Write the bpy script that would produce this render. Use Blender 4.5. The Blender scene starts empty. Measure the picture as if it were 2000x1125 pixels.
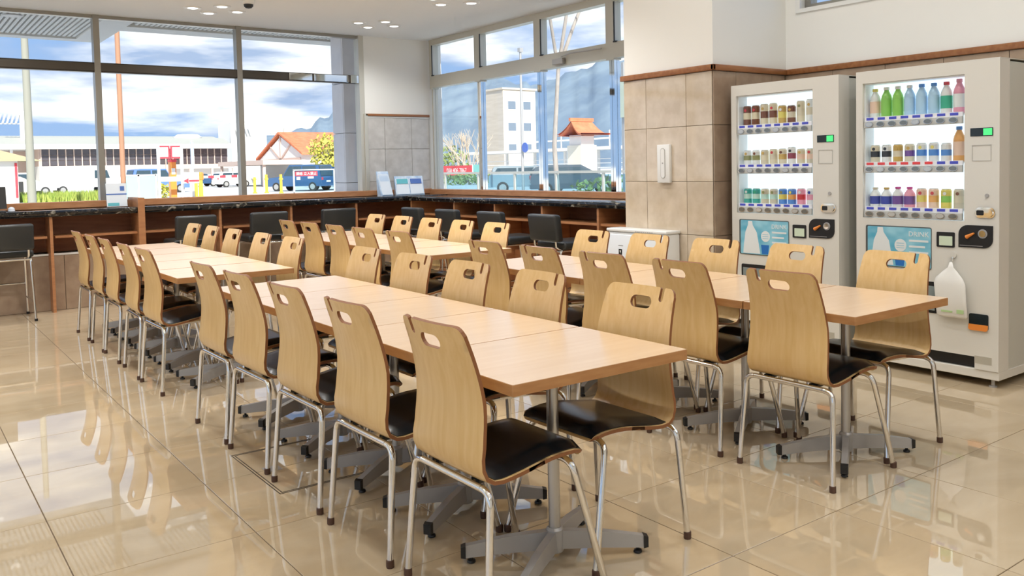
import bpy, bmesh, math, random
from mathutils import Vector, Matrix, geometry

RND = random.Random(11)
SC = bpy.context.scene
COL = SC.collection
PI = math.pi

# ---------------------------------------------------------------- camera
cam_d = bpy.data.cameras.new('camera')
cam = bpy.data.objects.new('camera', cam_d)
COL.objects.link(cam)
SC.camera = cam
cam_d.sensor_width = 36.0
cam_d.lens = 36.0 * 1692.9 / 2000.0
cam_d.shift_x = -40.2 / 2000.0
cam_d.shift_y = -156.1 / 2000.0
cam_d.clip_end = 2000
yaw, pitch, roll = math.radians(37.001), math.radians(-2.7709), math.radians(-1.185)
fw = Vector((math.sin(yaw) * math.cos(pitch), math.cos(yaw) * math.cos(pitch), math.sin(pitch)))
rt = Vector((math.cos(yaw), -math.sin(yaw), 0))
up = rt.cross(fw)
r2 = rt * math.cos(roll) + up * math.sin(roll)
u2 = -rt * math.sin(roll) + up * math.cos(roll)
m3 = Matrix((r2, u2, -fw)).transposed()
cam.matrix_world = Matrix.Translation((0, 0, 1.30)) @ m3.to_4x4()

# ---------------------------------------------------------------- view and exposure
SC.view_settings.view_transform = 'Standard'
SC.view_settings.look = 'None'
SC.view_settings.gamma = 1.0
SC.view_settings.use_curve_mapping = False
SC.view_settings.exposure = 0.50
cy = SC.cycles
cy.max_bounces = 7; cy.diffuse_bounces = 4; cy.glossy_bounces = 4; cy.transmission_bounces = 4; cy.transparent_max_bounces = 10
cy.caustics_reflective = False; cy.caustics_refractive = False
cy.use_adaptive_sampling = True; cy.adaptive_threshold = 0.03

# ---------------------------------------------------------------- world: blue sky with bright broken clouds
SKY = 0.95
world = bpy.data.worlds.new('sky')
SC.world = world
world.use_nodes = True
nt = world.node_tree
nt.nodes.clear()
N = nt.nodes.new
L = nt.links.new
tc = N('ShaderNodeTexCoord')
mp = N('ShaderNodeMapping'); mp.inputs['Scale'].default_value = (1.0, 1.0, 4.6)
mp.inputs['Location'].default_value = (0.2, 1.35, 0.52)
L(tc.outputs['Generated'], mp.inputs['Vector'])
n1 = N('ShaderNodeTexNoise'); n1.inputs['Scale'].default_value = 3.1; n1.inputs['Detail'].default_value = 9; n1.inputs['Roughness'].default_value = 0.56
n1.inputs['Distortion'].default_value = 0.25
L(mp.outputs['Vector'], n1.inputs['Vector'])
cr = N('ShaderNodeValToRGB')
cr.color_ramp.elements[0].position = 0.44; cr.color_ramp.elements[0].color = (0, 0, 0, 1)
cr.color_ramp.elements[1].position = 0.58; cr.color_ramp.elements[1].color = (1, 1, 1, 1)
L(n1.outputs['Fac'], cr.inputs['Fac'])
n2 = N('ShaderNodeTexNoise'); n2.inputs['Scale'].default_value = 5.5; n2.inputs['Detail'].default_value = 5
L(mp.outputs['Vector'], n2.inputs['Vector'])
cc = N('ShaderNodeValToRGB')
cc.color_ramp.elements[0].position = 0.38; cc.color_ramp.elements[0].color = (0.36, 0.46, 0.66, 1)
cc.color_ramp.elements[1].position = 0.54; cc.color_ramp.elements[1].color = (1.12, 1.10, 1.08, 1)
L(n2.outputs['Fac'], cc.inputs['Fac'])
sx = N('ShaderNodeSeparateXYZ'); L(tc.outputs['Generated'], sx.inputs['Vector'])
bl = N('ShaderNodeValToRGB')
bl.color_ramp.elements[0].position = 0.0; bl.color_ramp.elements[0].color = (0.30, 0.45, 0.72, 1)
bl.color_ramp.elements[1].position = 0.55; bl.color_ramp.elements[1].color = (0.19, 0.35, 0.68, 1)
L(sx.outputs['Z'], bl.inputs['Fac'])
mx = N('ShaderNodeMix'); mx.data_type = 'RGBA'
L(cr.outputs['Color'], mx.inputs[0]); L(bl.outputs['Color'], mx.inputs[6]); L(cc.outputs['Color'], mx.inputs[7])
bg = N('ShaderNodeBackground'); bg.inputs['Strength'].default_value = SKY
L(mx.outputs[2], bg.inputs['Color'])
wo = N('ShaderNodeOutputWorld'); L(bg.outputs['Background'], wo.inputs['Surface'])

# ---------------------------------------------------------------- sun, from behind the building
sd = bpy.data.lights.new('sun', 'SUN'); sd.energy = 5.2; sd.angle = 0.01; sd.color = (1.0, 0.95, 0.87)
sun = bpy.data.objects.new('sun', sd); COL.objects.link(sun)
sun.rotation_euler = Vector((0.22, 0.78, -0.58)).to_track_quat('-Z', 'Y').to_euler()
LAMP_W = 9.5          # each ceiling downlight

# ---------------------------------------------------------------- materials
MATS = {}
def mat(name, col=(.8, .8, .8), rough=.5, metal=0.0, spec=.5, emit=None, es=1.0, coat=0.0, alpha=None):
    if name in MATS: return MATS[name]
    m = bpy.data.materials.new(name); m.use_nodes = True
    b = m.node_tree.nodes['Principled BSDF']
    b.inputs['Base Color'].default_value = (*col, 1)
    b.inputs['Roughness'].default_value = rough
    b.inputs['Metallic'].default_value = metal
    b.inputs['Specular IOR Level'].default_value = spec
    b.inputs['Coat Weight'].default_value = coat
    if emit:
        b.inputs['Emission Color'].default_value = (*emit, 1); b.inputs['Emission Strength'].default_value = es
    MATS[name] = m
    return m

def mat_noise(name, c1, c2, scale=(5, 5, 5), detail=4, rough=.5, metal=0, lo=.35, hi=.65, spec=.5, coat=0, bump=0, rand=0.0, dist=0.0, stops=None):
    """two-tone noise colour in object space; rand shifts tone and pattern per object"""
    if name in MATS: return MATS[name]
    m = mat(name, c1, rough, metal, spec, coat=coat)
    t = m.node_tree; b = t.nodes['Principled BSDF']
    co = t.nodes.new('ShaderNodeTexCoord'); mpp = t.nodes.new('ShaderNodeMapping'); mpp.inputs['Scale'].default_value = scale
    t.links.new(co.outputs['Object'], mpp.inputs['Vector'])
    oi = t.nodes.new('ShaderNodeObjectInfo')
    ml = t.nodes.new('ShaderNodeMath'); ml.operation = 'MULTIPLY'; ml.inputs[1].default_value = 37.0
    t.links.new(oi.outputs['Random'], ml.inputs[0])
    if rand: t.links.new(ml.outputs[0], mpp.inputs['Location'])
    nz = t.nodes.new('ShaderNodeTexNoise'); nz.inputs['Scale'].default_value = 1; nz.inputs['Detail'].default_value = detail; nz.inputs['Distortion'].default_value = dist
    t.links.new(mpp.outputs['Vector'], nz.inputs['Vector'])
    rp = t.nodes.new('ShaderNodeValToRGB')
    rp.color_ramp.elements[0].position = lo; rp.color_ramp.elements[0].color = (*c1, 1)
    rp.color_ramp.elements[1].position = hi; rp.color_ramp.elements[1].color = (*c2, 1)
    for p, c in (stops or []):
        e = rp.color_ramp.elements.new(p); e.color = (*c, 1)
    t.links.new(nz.outputs['Fac'], rp.inputs['Fac'])
    out = rp.outputs['Color']
    if rand:
        hs = t.nodes.new('ShaderNodeHueSaturation')
        mr = t.nodes.new('ShaderNodeMapRange'); mr.inputs['To Min'].default_value = 1 - rand; mr.inputs['To Max'].default_value = 1 + rand
        t.links.new(oi.outputs['Random'], mr.inputs['Value']); t.links.new(mr.outputs['Result'], hs.inputs['Value'])
        t.links.new(out, hs.inputs['Color']); out = hs.outputs['Color']
    t.links.new(out, b.inputs['Base Color'])
    if bump:
        bp = t.nodes.new('ShaderNodeBump'); bp.inputs['Strength'].default_value = bump; bp.inputs['Distance'].default_value = .01
        t.links.new(nz.outputs['Fac'], bp.inputs['Height']); t.links.new(bp.outputs['Normal'], b.inputs['Normal'])
    return m

def mat_glass(name, tint=(1, 1, 1), refl=1.0):
    if name in MATS: return MATS[name]
    m = bpy.data.materials.new(name); m.use_nodes = True
    t = m.node_tree; t.nodes.clear()
    tr = t.nodes.new('ShaderNodeBsdfTransparent'); tr.inputs['Color'].default_value = (*tint, 1)
    gl = t.nodes.new('ShaderNodeBsdfGlossy'); gl.inputs['Roughness'].default_value = 0.0
    fr = t.nodes.new('ShaderNodeFresnel'); fr.inputs['IOR'].default_value = 1.45
    ge = t.nodes.new('ShaderNodeNewGeometry')
    iv = t.nodes.new('ShaderNodeMath'); iv.operation = 'MULTIPLY_ADD'; iv.inputs[1].default_value = -refl; iv.inputs[2].default_value = refl
    t.links.new(ge.outputs['Backfacing'], iv.inputs[0])          # only the entry face of the pane mirrors
    mu = t.nodes.new('ShaderNodeMath'); mu.operation = 'MULTIPLY'
    t.links.new(fr.outputs[0], mu.inputs[0]); t.links.new(iv.outputs[0], mu.inputs[1])
    ms = t.nodes.new('ShaderNodeMixShader'); o = t.nodes.new('ShaderNodeOutputMaterial')
    t.links.new(mu.outputs[0], ms.inputs[0]); t.links.new(tr.outputs[0], ms.inputs[1]); t.links.new(gl.outputs[0], ms.inputs[2])
    t.links.new(ms.outputs[0], o.inputs['Surface'])
    MATS[name] = m
    return m

M_FLOOR = mat_noise('polished_floor_tile', (.51, .395, .25), (.58, .465, .315), (2.2, 5.0, 3), 6, rough=.016, lo=.3, hi=.7, spec=.62, rand=.035, dist=.8)
M_FLOOR.node_tree.nodes['Principled BSDF'].inputs['IOR'].default_value = 2.0
M_GROUT = mat('floor_grout', (.13, .085, .045), .7)
M_CEIL = mat('ceiling_paint', (.91, .93, .94), .8)
M_WALL = mat('white_wall_paint', (.85, .84, .80), .75)
M_TILE = mat_noise('beige_wall_tile', (.56, .46, .34), (.66, .56, .44), (9, 9, 9), 6, rough=.06, spec=.8, rand=.04)
M_TILEB = mat_noise('brown_wall_tile', (.34, .24, .17), (.42, .31, .22), (9, 9, 9), 6, rough=.10, spec=.5, rand=.05)
M_TILEG = mat_noise('grey_wall_tile', (.53, .50, .46), (.63, .60, .56), (10, 10, 10), 6, rough=.18, rand=.04)
M_TGROUT = mat('tile_joint', (.22, .17, .12), .8)
M_TRIM = mat_noise('brown_wood_trim', (.26, .095, .03), (.34, .14, .05), (6, 30, 30), 3, rough=.35)
M_SILL = mat_noise('orange_wood_sill', (.46, .20, .085), (.54, .26, .12), (8, 8, 40), 3, rough=.4)
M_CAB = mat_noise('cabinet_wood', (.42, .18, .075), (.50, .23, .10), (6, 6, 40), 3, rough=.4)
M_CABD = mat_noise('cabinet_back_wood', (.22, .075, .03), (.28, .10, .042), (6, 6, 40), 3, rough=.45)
M_MARBLE = mat_noise('black_marble', (.010, .010, .011), (.42, .38, .30), (13, 13, 13), 8, rough=.08, lo=.52, hi=.74, spec=.6, dist=1.2, stops=[(.60, (.045, .038, .03))])
M_VENEER = mat_noise('beech_veneer', (.72, .475, .195), (.79, .555, .265), (60, 45, 2.2), 3, rough=.30, lo=.3, hi=.7, rand=.03, dist=.4)
M_PLY = mat('plywood_edge', (.25, .095, .032), .45)
M_PAD = mat('black_leatherette', (.007, .010, .013), .26, spec=.55)
M_CHROME = mat('chrome', (.80, .79, .77), .10, 1.0)
M_RUBBER = mat('brown_rubber_cap', (.085, .04, .025), .5)
M_TOP = mat_noise('table_laminate', (.70, .49, .31), (.735, .525, .34), (3, 30, 4), 3, rough=.27, lo=.3, hi=.7, spec=.8, rand=.015)
M_TOP.node_tree.nodes['Principled BSDF'].inputs['IOR'].default_value = 2.0
M_TEDGE = mat_noise('table_edge_band', (.42, .20, .075), (.49, .25, .10), (10, 10, 60), 2, rough=.4)
M_STEEL = mat('grey_painted_steel', (.44, .43, .42), .38, .35)
M_POLE = mat('silver_pole', (.52, .51, .49), .30, .8)
M_BLACK = mat('black_plastic', (.012, .012, .012), .4)
M_STOOL = mat('charcoal_leather', (.030, .031, .030), .36, spec=.5)
M_ALU = mat('beige_aluminium', (.58, .56, .49), .35, .25)
M_BRONZE = mat('dark_bronze_frame', (.085, .072, .058), .32, .5)
M_MULL = mat('grey_aluminium_mullion', (.34, .32, .28), .3, .5)
M_MIRROR = mat('reflection_plate_mirror', (.85, .85, .83), .04, 1.0)
M_GLASS = mat_glass('window_glass', (.97, .985, .98), .9)
M_WHITE = mat('white_plastic', (.80, .80, .78), .35)
M_LAMPW = mat('lamp_lens', (.9, .9, .88), .4, emit=(1, .98, .94), es=2.0)

# ---------------------------------------------------------------- mesh builder
class MB:
    def __init__(self): self.v = []; self.f = []; self.mi = []; self.sm = []
    def add(self, vs, fs, mi=0, sm=False):
        o = len(self.v); self.v += [tuple(p) for p in vs]
        for f in fs:
            self.f.append(tuple(i + o for i in f)); self.mi.append(mi); self.sm.append(sm)
        return self
    def box(self, x0, y0, z0, x1, y1, z1, mi=0, bev=0.0, seg=1):
        x0, x1 = min(x0, x1), max(x0, x1); y0, y1 = min(y0, y1), max(y0, y1); z0, z1 = min(z0, z1), max(z0, z1)
        if bev <= 0:
            vs = [(x, y, z) for z in (z0, z1) for y in (y0, y1) for x in (x0, x1)]
            return self.add(vs, [(0, 2, 3, 1), (4, 5, 7, 6), (0, 1, 5, 4), (2, 6, 7, 3), (0, 4, 6, 2), (1, 3, 7, 5)], mi)
        bm = bmesh.new(); bmesh.ops.create_cube(bm, size=1)
        for v in bm.verts:
            v.co = Vector(((x0 + x1) / 2 + v.co.x * (x1 - x0), (y0 + y1) / 2 + v.co.y * (y1 - y0), (z0 + z1) / 2 + v.co.z * (z1 - z0)))
        bmesh.ops.bevel(bm, geom=bm.edges[:], offset=bev, segments=seg, affect='EDGES', profile=.5)
        bm.verts.index_update()
        self.add([v.co[:] for v in bm.verts], [[v.index for v in f.verts] for f in bm.faces], mi, seg > 1)
        bm.free(); return self
    def prism(self, poly, axis, a, b, mi=0, mi_side=None, sm=False):
        """polygon in the other two axes (cyclic order after axis), extruded from a to b along axis"""
        if mi_side is None: mi_side = mi
        ar = sum(poly[i][0] * poly[(i + 1) % len(poly)][1] - poly[(i + 1) % len(poly)][0] * poly[i][1] for i in range(len(poly)))
        if ar < 0: poly = poly[::-1]
        if a > b: a, b = b, a
        def P(p, t): return {'x': (t, p[0], p[1]), 'y': (p[1], t, p[0]), 'z': (p[0], p[1], t)}[axis]
        n = len(poly)
        self.add([P(p, b) for p in poly], [tuple(range(n))], mi)
        self.add([P(p, a) for p in poly], [tuple(range(n))[::-1]], mi)
        self.add([P(p, a) for p in poly] + [P(p, b) for p in poly], [(i, (i + 1) % n, n + (i + 1) % n, n + i) for i in range(n)], mi_side, sm)
        return self
    def tube(self, pts, r, n=8, mi=0, cap=True):
        pts = [Vector(p) for p in pts]; rs = r if isinstance(r, (list, tuple)) else [r] * len(pts)
        tg = [(pts[min(i + 1, len(pts) - 1)] - pts[max(i - 1, 0)]).normalized() for i in range(len(pts))]
        ref = Vector((0, 0, 1)) if abs(tg[0].z) < .9 else Vector((1, 0, 0))
        nrm = (ref - tg[0] * ref.dot(tg[0])).normalized(); vs = []
        for i, p in enumerate(pts):
            nrm = (nrm - tg[i] * nrm.dot(tg[i])).normalized(); bn = tg[i].cross(nrm)
            for k in range(n):
                a = 2 * PI * k / n; vs.append(p + (nrm * math.cos(a) + bn * math.sin(a)) * rs[i])
        fs = [(i * n + k, i * n + (k + 1) % n, (i + 1) * n + (k + 1) % n, (i + 1) * n + k) for i in range(len(pts) - 1) for k in range(n)]
        self.add(vs, fs, mi, True)
        if cap:
            self.add(vs[:n], [tuple(range(n))[::-1]], mi); self.add(vs[-n:], [tuple(range(n))], mi)
        return self
    def lathe(self, prof, n=16, c=(0, 0, 0), mi=0, sm=True, mis=None):
        vs = []; 
        for r, z in prof:
            for k in range(n):
                a = 2 * PI * k / n; vs.append((c[0] + r * math.cos(a), c[1] + r * math.sin(a), c[2] + z))
        for i in range(len(prof) - 1):
            base = [(k, (k + 1) % n, n + (k + 1) % n, n + k) for k in range(n)]
            self.add(vs[i * n:(i + 2) * n], base, mis[i] if mis else mi, sm)
        if prof[0][0] > 1e-5: self.add(vs[:n], [tuple(range(n))[::-1]], mis[0] if mis else mi)
        if prof[-1][0] > 1e-5: self.add(vs[-n:], [tuple(range(n))], mis[-1] if mis else mi)
        return self
    def quad(self, a, b, c, d, mi=0): return self.add([a, b, c, d], [(0, 1, 2, 3)], mi)
    def mesh(self, name, mats):
        me = bpy.data.meshes.new(name); me.from_pydata(self.v, [], self.f)
        for m in (mats if isinstance(mats, (list, tuple)) else [mats]): me.materials.append(m)
        me.polygons.foreach_set('material_index', self.mi); me.polygons.foreach_set('use_smooth', self.sm)
        me.update(); return me
    def obj(self, name, mats, parent=None, loc=None, rz=0.0):
        return link(name, self.mesh(name, mats), parent, loc, rz)

def link(name, data, parent=None, loc=None, rz=0.0):
    o = bpy.data.objects.new(name, data); COL.objects.link(o)
    if parent is not None: o.parent = parent
    if loc is not None: o.location = loc
    if rz: o.rotation_euler = (0, 0, rz)
    return o
def tag(o, label=None, cat=None, group=None, kind=None):
    if label: o['label'] = label
    if cat: o['category'] = cat
    if group: o['group'] = group
    if kind: o['kind'] = kind
    return o
def thing(name, label, cat, loc=(0, 0, 0), rz=0.0, group=None, kind=None):
    return tag(link(name, None, None, loc, rz), label, cat, group, kind)
def dup(root, loc, rz, label, group=None):
    def rec(o, par):
        c = o.copy(); COL.objects.link(c); c.parent = par
        for ch in list(o.children): rec(ch, c)
        return c
    r = rec(root, None); r.location = loc; r.rotation_euler = (0, 0, rz); r['label'] = label
    if group: r['group'] = group
    return r
def bx(x0, y0, z0, x1, y1, z1, bev=0.0, seg=1): return MB().box(x0, y0, z0, x1, y1, z1, 0, bev, seg)
def arc(cx, cy, r, a0, a1, n): return [(cx + r * math.cos(math.radians(a0 + (a1 - a0) * i / n)), cy + r * math.sin(math.radians(a0 + (a1 - a0) * i / n))) for i in range(n + 1)]
def rrect(x0, y0, x1, y1, r, n=4):
    return arc(x1 - r, y0 + r, r, -90, 0, n) + arc(x1 - r, y1 - r, r, 0, 90, n) + arc(x0 + r, y1 - r, r, 90, 180, n) + arc(x0 + r, y0 + r, r, 180, 270, n)
ORD = ['first', 'second', 'third', 'fourth', 'fifth', 'sixth', 'seventh', 'eighth', 'ninth']
def text_mesh(name, s, size, m, parent, loc, rot, ext=.0008, ax='CENTER'):
    cu = bpy.data.curves.new(name, 'FONT'); cu.body = s; cu.size = size; cu.extrude = ext; cu.align_x = ax; cu.align_y = 'CENTER'; cu.resolution_u = 3
    t = bpy.data.objects.new(name + '_curve', cu); COL.objects.link(t)
    dg = bpy.context.evaluated_depsgraph_get(); dg.update()
    me = bpy.data.meshes.new_from_object(t.evaluated_get(dg)); bpy.data.objects.remove(t); bpy.data.curves.remove(cu)
    me.materials.clear(); me.materials.append(m)
    o = link(name, me, parent, loc); o.rotation_euler = rot
    return o

# ================================================================ ROOM SHELL
XW, YW, ZC = 5.70, 9.75, 2.93          # right wall plane, window wall plane, ceiling
XL0, YB0 = -3.6, -4.5                  # far sides behind the camera
TX, TX0, TY, TY0 = .583, .449, .6085, 1.856

# floor: grout bed with polished tiles
floor = tag(bx(XL0 - .2, YB0 - .2, -.12, XW + .2, YW + .2, -.0025).obj('floor', M_GROUT), 'polished beige tiled floor under all the tables', 'floor', kind='structure')
J = .0016
tile_me = MB().box(J, J, -.010, TX - J, TY - J, 0, 0, .0012).mesh('floor_tile', M_FLOOR)
rest = MB()
for i in range(-7, 9):
    for j in range(-11, 14):
        x, y = TX0 + i * TX, TY0 + j * TY
        if x < XL0 - .3 or x > XW or y > YW: continue
        if i >= -1 and j >= -2: link('floor_tile', tile_me, floor, (x, y, 0))
        else: rest.box(x + J, y + J, -.010, x + TX - J, y + TY - J, 0)
tag(rest.obj('floor_tile_field', M_FLOOR, floor), kind='stuff')

ZH = 4.60                              # unseen ceiling raised here to let in more daylight
m = MB(); m.box(XL0 - .2, 5.17, ZC, XW + .25, YW + .12, ZC + .25); m.box(XL0 - .2, 5.17, ZC + .25, XW + .25, 5.37, ZH + .25)
m.box(XL0 - .2, YB0 - .2, ZH, XW + .25, 5.17, ZH + .25)
tag(m.obj('ceiling', M_CEIL), 'plain white ceiling with recessed downlights', 'ceiling', kind='structure')

# window wall (far, left in the picture)
m = MB(); m.box(XL0 - .2, YW, 0, XW + .2, YW + .15, 1.02); m.box(4.80, YW, 1.02, XW + .2, YW + .15, ZC)
wb = tag(m.obj('wall_back', M_WALL), 'far wall with the long strip of windows', 'wall', kind='structure')
def tile_panel(parent, axis, plane, sgn, us, zs, mt, gap=.0018, th=.008):
    """wall tiles on a plane: axis 'x' (plane X, u = Y) or 'y' (plane Y, u = X); sgn = side the face points to"""
    cache = {}
    for a, b in zip(us[:-1], us[1:]):
        for c, d in zip(zs[:-1], zs[1:]):
            a1, b1 = min(a, b), max(a, b); key = (round(b1 - a1, 3), round(d - c, 3))
            if key not in cache:
                w, h = b1 - a1, d - c
                mm = MB()
                if axis == 'x': mm.box(-th if sgn < 0 else 0, gap, gap, 0 if sgn < 0 else th, w - gap, h - gap, 0, .0015)
                else: mm.box(gap, -th if sgn < 0 else 0, gap, w - gap, 0 if sgn < 0 else th, h - gap, 0, .0015)
                cache[key] = mm.mesh('tile', mt)
            link('tile', cache[key], parent, (plane, a1, c) if axis == 'x' else (a1, plane, c))
bx(4.83, YW - .004, .975, XW, YW, 1.956).obj('tile_bed', M_TGROUT, wb)
tile_panel(wb, 'y', YW - .004, -1, [4.835, 5.061, 5.4376, XW - .002], [.98, 1.148, 1.550, 1.935], M_TILEG)
bx(4.80, YW - .03, 1.956, XW, YW, 1.985, .004).obj('wood_rail', M_TRIM, wb)
bx(4.83, YW - .016, 1.936, XW, YW, 1.955).obj('white_strip', M_WHITE, wb)
bx(4.78, YW - .03, 1.04, 4.83, YW, 1.985, .004).obj('edge_post', M_ALU, wb)

# right wall with windows, pillar and vending machine bay
m = MB()
m.box(XW, 5.16, 0, XW + .2, YW + .1, 1.0)
m.box(XW, YB0 - .2, 0, XW + .2, 5.17, 2.46)
m.box(XW, YB0 - .2, 2.46, XW + .2, -1.6, ZH); m.box(XW, 4.12, 2.46, XW + .2, 5.17, ZH); m.box(XW, -1.6, 4.30, XW + .2, 4.12, ZH)
wr = tag(m.obj('wall_right', M_WALL), 'white upper wall above brown tiles behind the vending machines', 'wall', kind='structure')
bx(XW - .004, YB0, 0, XW, 4.238, 1.965).obj('tile_bed', M_TGROUT, wr)
tile_panel(wr, 'x', XW - .004, -1, [4.236 - .42 * k for k in range(0, 10)], [.0, .36, .762, 1.16, 1.5735, 1.963], M_TILEB)
bx(XW - .028, YB0, 1.965, XW, 4.238, 2.008, .006, 2).obj('wood_rail', M_TRIM, wr)
pl = tag(bx(4.85, 4.238, 0, XW, 5.166, ZH).obj('pillar', M_WALL), 'square pillar, glossy beige tiles below and white paint above', 'pillar', kind='structure')
m = MB(); m.box(4.846, 4.234, 0, XW, 5.17, 1.965); m.obj('tile_bed', M_TGROUT, pl)
PZ = [0, .36, .762, 1.16, 1.5735, 1.963]
tile_panel(pl, 'x', 4.846, -1, [4.238, 4.492, 4.914, 5.166], PZ, M_TILE)
tile_panel(pl, 'y', 4.234, -1, [4.842, 5.09, 5.51, 5.668], PZ, M_TILEB)
m = MB(); m.box(4.818, 4.206, 1.965, XW - .03, 4.234, 2.008, 0, .006, 2); m.box(4.818, 4.206, 1.965, 4.848, 5.19, 2.008, 0, .006, 2)
m.obj('wood_rail', M_TRIM, pl)

# walls behind the camera
m = MB(); m.box(XL0 - .2, YB0 - .2, 0, XW + .2, YB0, ZH)
tag(m.obj('wall_front', M_WALL), 'plain white wall behind the viewer', 'wall', kind='structure')
m = MB(); m.box(XL0 - .2, YB0, 0, XL0, YW, .45); m.box(XL0 - .2, YB0, 2.80, XL0, 5.17, ZH); m.box(XL0 - .2, 5.17, 2.80, XL0, YW, ZC)
for y in (YB0, -.9, 4.6, 9.35): m.box(XL0 - .2, y, .45, XL0, y + .4, 2.80)
wl = tag(m.obj('wall_left', M_WALL), 'side wall of tall entrance windows beside the viewer', 'wall', kind='structure')
k = 0
for y0, y1 in ((YB0 + .4, -.9), (-.5, 4.6), (5.0, 9.35)):
    w = thing('window_%d' % (4 + k), 'tall entrance window in the side wall, number %s from the viewer end' % ORD[k], 'window', (XL0 - .1, y0, .45), kind='structure'); k += 1
    d = y1 - y0
    f = MB(); f.box(-.04, 0, 0, .04, .05, 2.35); f.box(-.04, d - .05, 0, .04, d, 2.35); f.box(-.04, .05, 0, .04, d - .05, .05); f.box(-.04, .05, 2.30, .04, d - .05, 2.35)
    for q in (1, 2): f.box(-.04, d * q / 3 - .03, .05, .04, d * q / 3 + .03, 2.30)
    f.obj('frame', M_ALU, w)
    for q in range(3): bx(-.004, d * q / 3 + .045, .05, .004, d * (q + 1) / 3 - .045, 2.30).obj('pane', M_GLASS, w)

# window_1: the long far window
w1 = thing('window_1', 'long far window with dark transom looking onto the car park', 'window', kind='structure')
xs = [-2.4, -.99, .42, 1.84, 3.29, 4.775]
bx(XL0, YW + .01, 2.350, 4.74, YW + .11, 2.448, .012).obj('transom', M_BRONZE, w1)
for i, x in enumerate(xs[:-1]):
    bx(x - .029, YW + .005, 1.02, x + .029, YW + .115, ZC).obj('mullion', M_MULL, w1)
    x2 = xs[i + 1]
    bx(x + .029, YW + .056, 1.02, x2 - .029, YW + .064, 2.352).obj('pane', M_GLASS, w1)
    bx(x + .029, YW + .056, 2.446, x2 - .029, YW + .064, ZC).obj('pane', M_GLASS, w1)
bx(4.735, YW - .012, 1.02, 4.80, YW + .115, ZC).obj('end_post', M_ALU, w1)
m = MB(); m.box(3.86, YW - .004, 2.356, 4.14, YW + .01, 2.442, 0, .004); m.box(4.16, YW - .004, 2.356, 4.60, YW + .01, 2.442, 0, .004); m.box(4.63, YW - .004, 2.35, 4.735, YW + .01, 2.448, 0, .004)
m.obj('reflection_plate', M_MIRROR, w1)  # added plates standing in for a bright reflection on the transom
bx(XL0, YW + .02, 2.895, 4.74, YW + .1, ZC).obj('head_rail', M_MULL, w1)
bx(XL0, YW - .035, .975, XW, YW + .13, 1.04, .003).obj('wood_sill', M_SILL, w1)

# window_2: right-hand windows
w2 = thing('window_2', 'beige framed side windows above the corner counter, door closer on one', 'window', kind='structure')
bays = [(9.70, 8.60), (8.60, 7.43), (7.43, 6.275), (6.275, 5.17)]
X0, X1 = XW + .02, XW + .10
for b, (ya, yb) in enumerate(bays):
    f = MB()
    f.box(X0 - .02, ya - .055, 2.31, X1, ya, ZC); f.box(X0 - .02, yb, 2.31, X1, yb + .055, ZC)
    f.box(X0 - .02, yb + .055, 2.86, X1, ya - .055, ZC); f.box(X0 - .02, yb + .055, 2.325, X1, ya - .055, 2.475)
    f.obj('frame', M_ALU, w2)
    g = MB(); g.box(X0 + .005, ya - .035, 1.03, X1 - .005, ya - .002, 2.325); g.box(X0 + .005, yb + .002, 1.03, X1 - .005, yb + .035, 2.325)
    g.obj('mullion', M_MIRROR if b else M_ALU, w2)
    bx(X0 + .036, yb + .055, 2.475, X0 + .044, ya - .055, 2.86).obj('pane', M_GLASS, w2)
    bx(X0 + .036, yb + .035, 1.03, X0 + .044, ya - .035, 2.325).obj('pane', M_GLASS, w2)
    h = MB(); h.box(X0 - .024, ya - .075, 2.475, X0 - .016, ya - .062, 2.86); h.box(X0 - .03, ya - .10, 2.470, X0 - .005, ya - .06, 2.484)
    h.obj('vent_stay', M_BLACK, w2)
m = MB(); m.box(XW - .045, 6.95, 2.345, XW - .002, 7.12, 2.405, 0, .005)
m.tube([(XW - .03, 6.98, 2.42), (XW - .10, 6.75, 2.425), (XW - .035, 6.36, 2.428)], .008, 6)
m.obj('door_closer', M_STEEL, w2)
bx(XW - .035, 5.17, .968, XW + .13, YW - .04, 1.031, .003).obj('wood_sill', M_SILL, w2)

# window_3: high window above the vending machines, unseen part enlarged for more daylight
w3 = thing('window_3', 'high clerestory window above the vending machines, enlarged out of view', 'window', kind='structure')
m = MB(); m.box(XW + .08, 4.065, 2.46, XW + .16, 4.12, 4.30); m.box(XW + .08, -1.6, 2.46, XW + .16, -1.54, 4.30); m.box(XW + .08, -1.54, 2.46, XW + .16, 4.065, 2.50); m.box(XW + .08, -1.54, 4.24, XW + .16, 4.065, 4.30)
for y in (.33, 2.19): m.box(XW + .08, y, 2.50, XW + .16, y + .05, 4.24)
m.obj('frame', M_MULL, w3)
for a, b in ((-1.54, .33), (.38, 2.19), (2.24, 4.065)): bx(XW + .116, a, 2.50, XW + .124, b, 4.24).obj('pane', M_GLASS, w3)
m = MB(); m.box(XW - .012, 4.10, 2.43, XW, 4.14, 4.33); m.box(XW - .012, -1.62, 2.43, XW, 4.10, 2.46); m.obj('casing', M_WHITE, w3)

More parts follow.
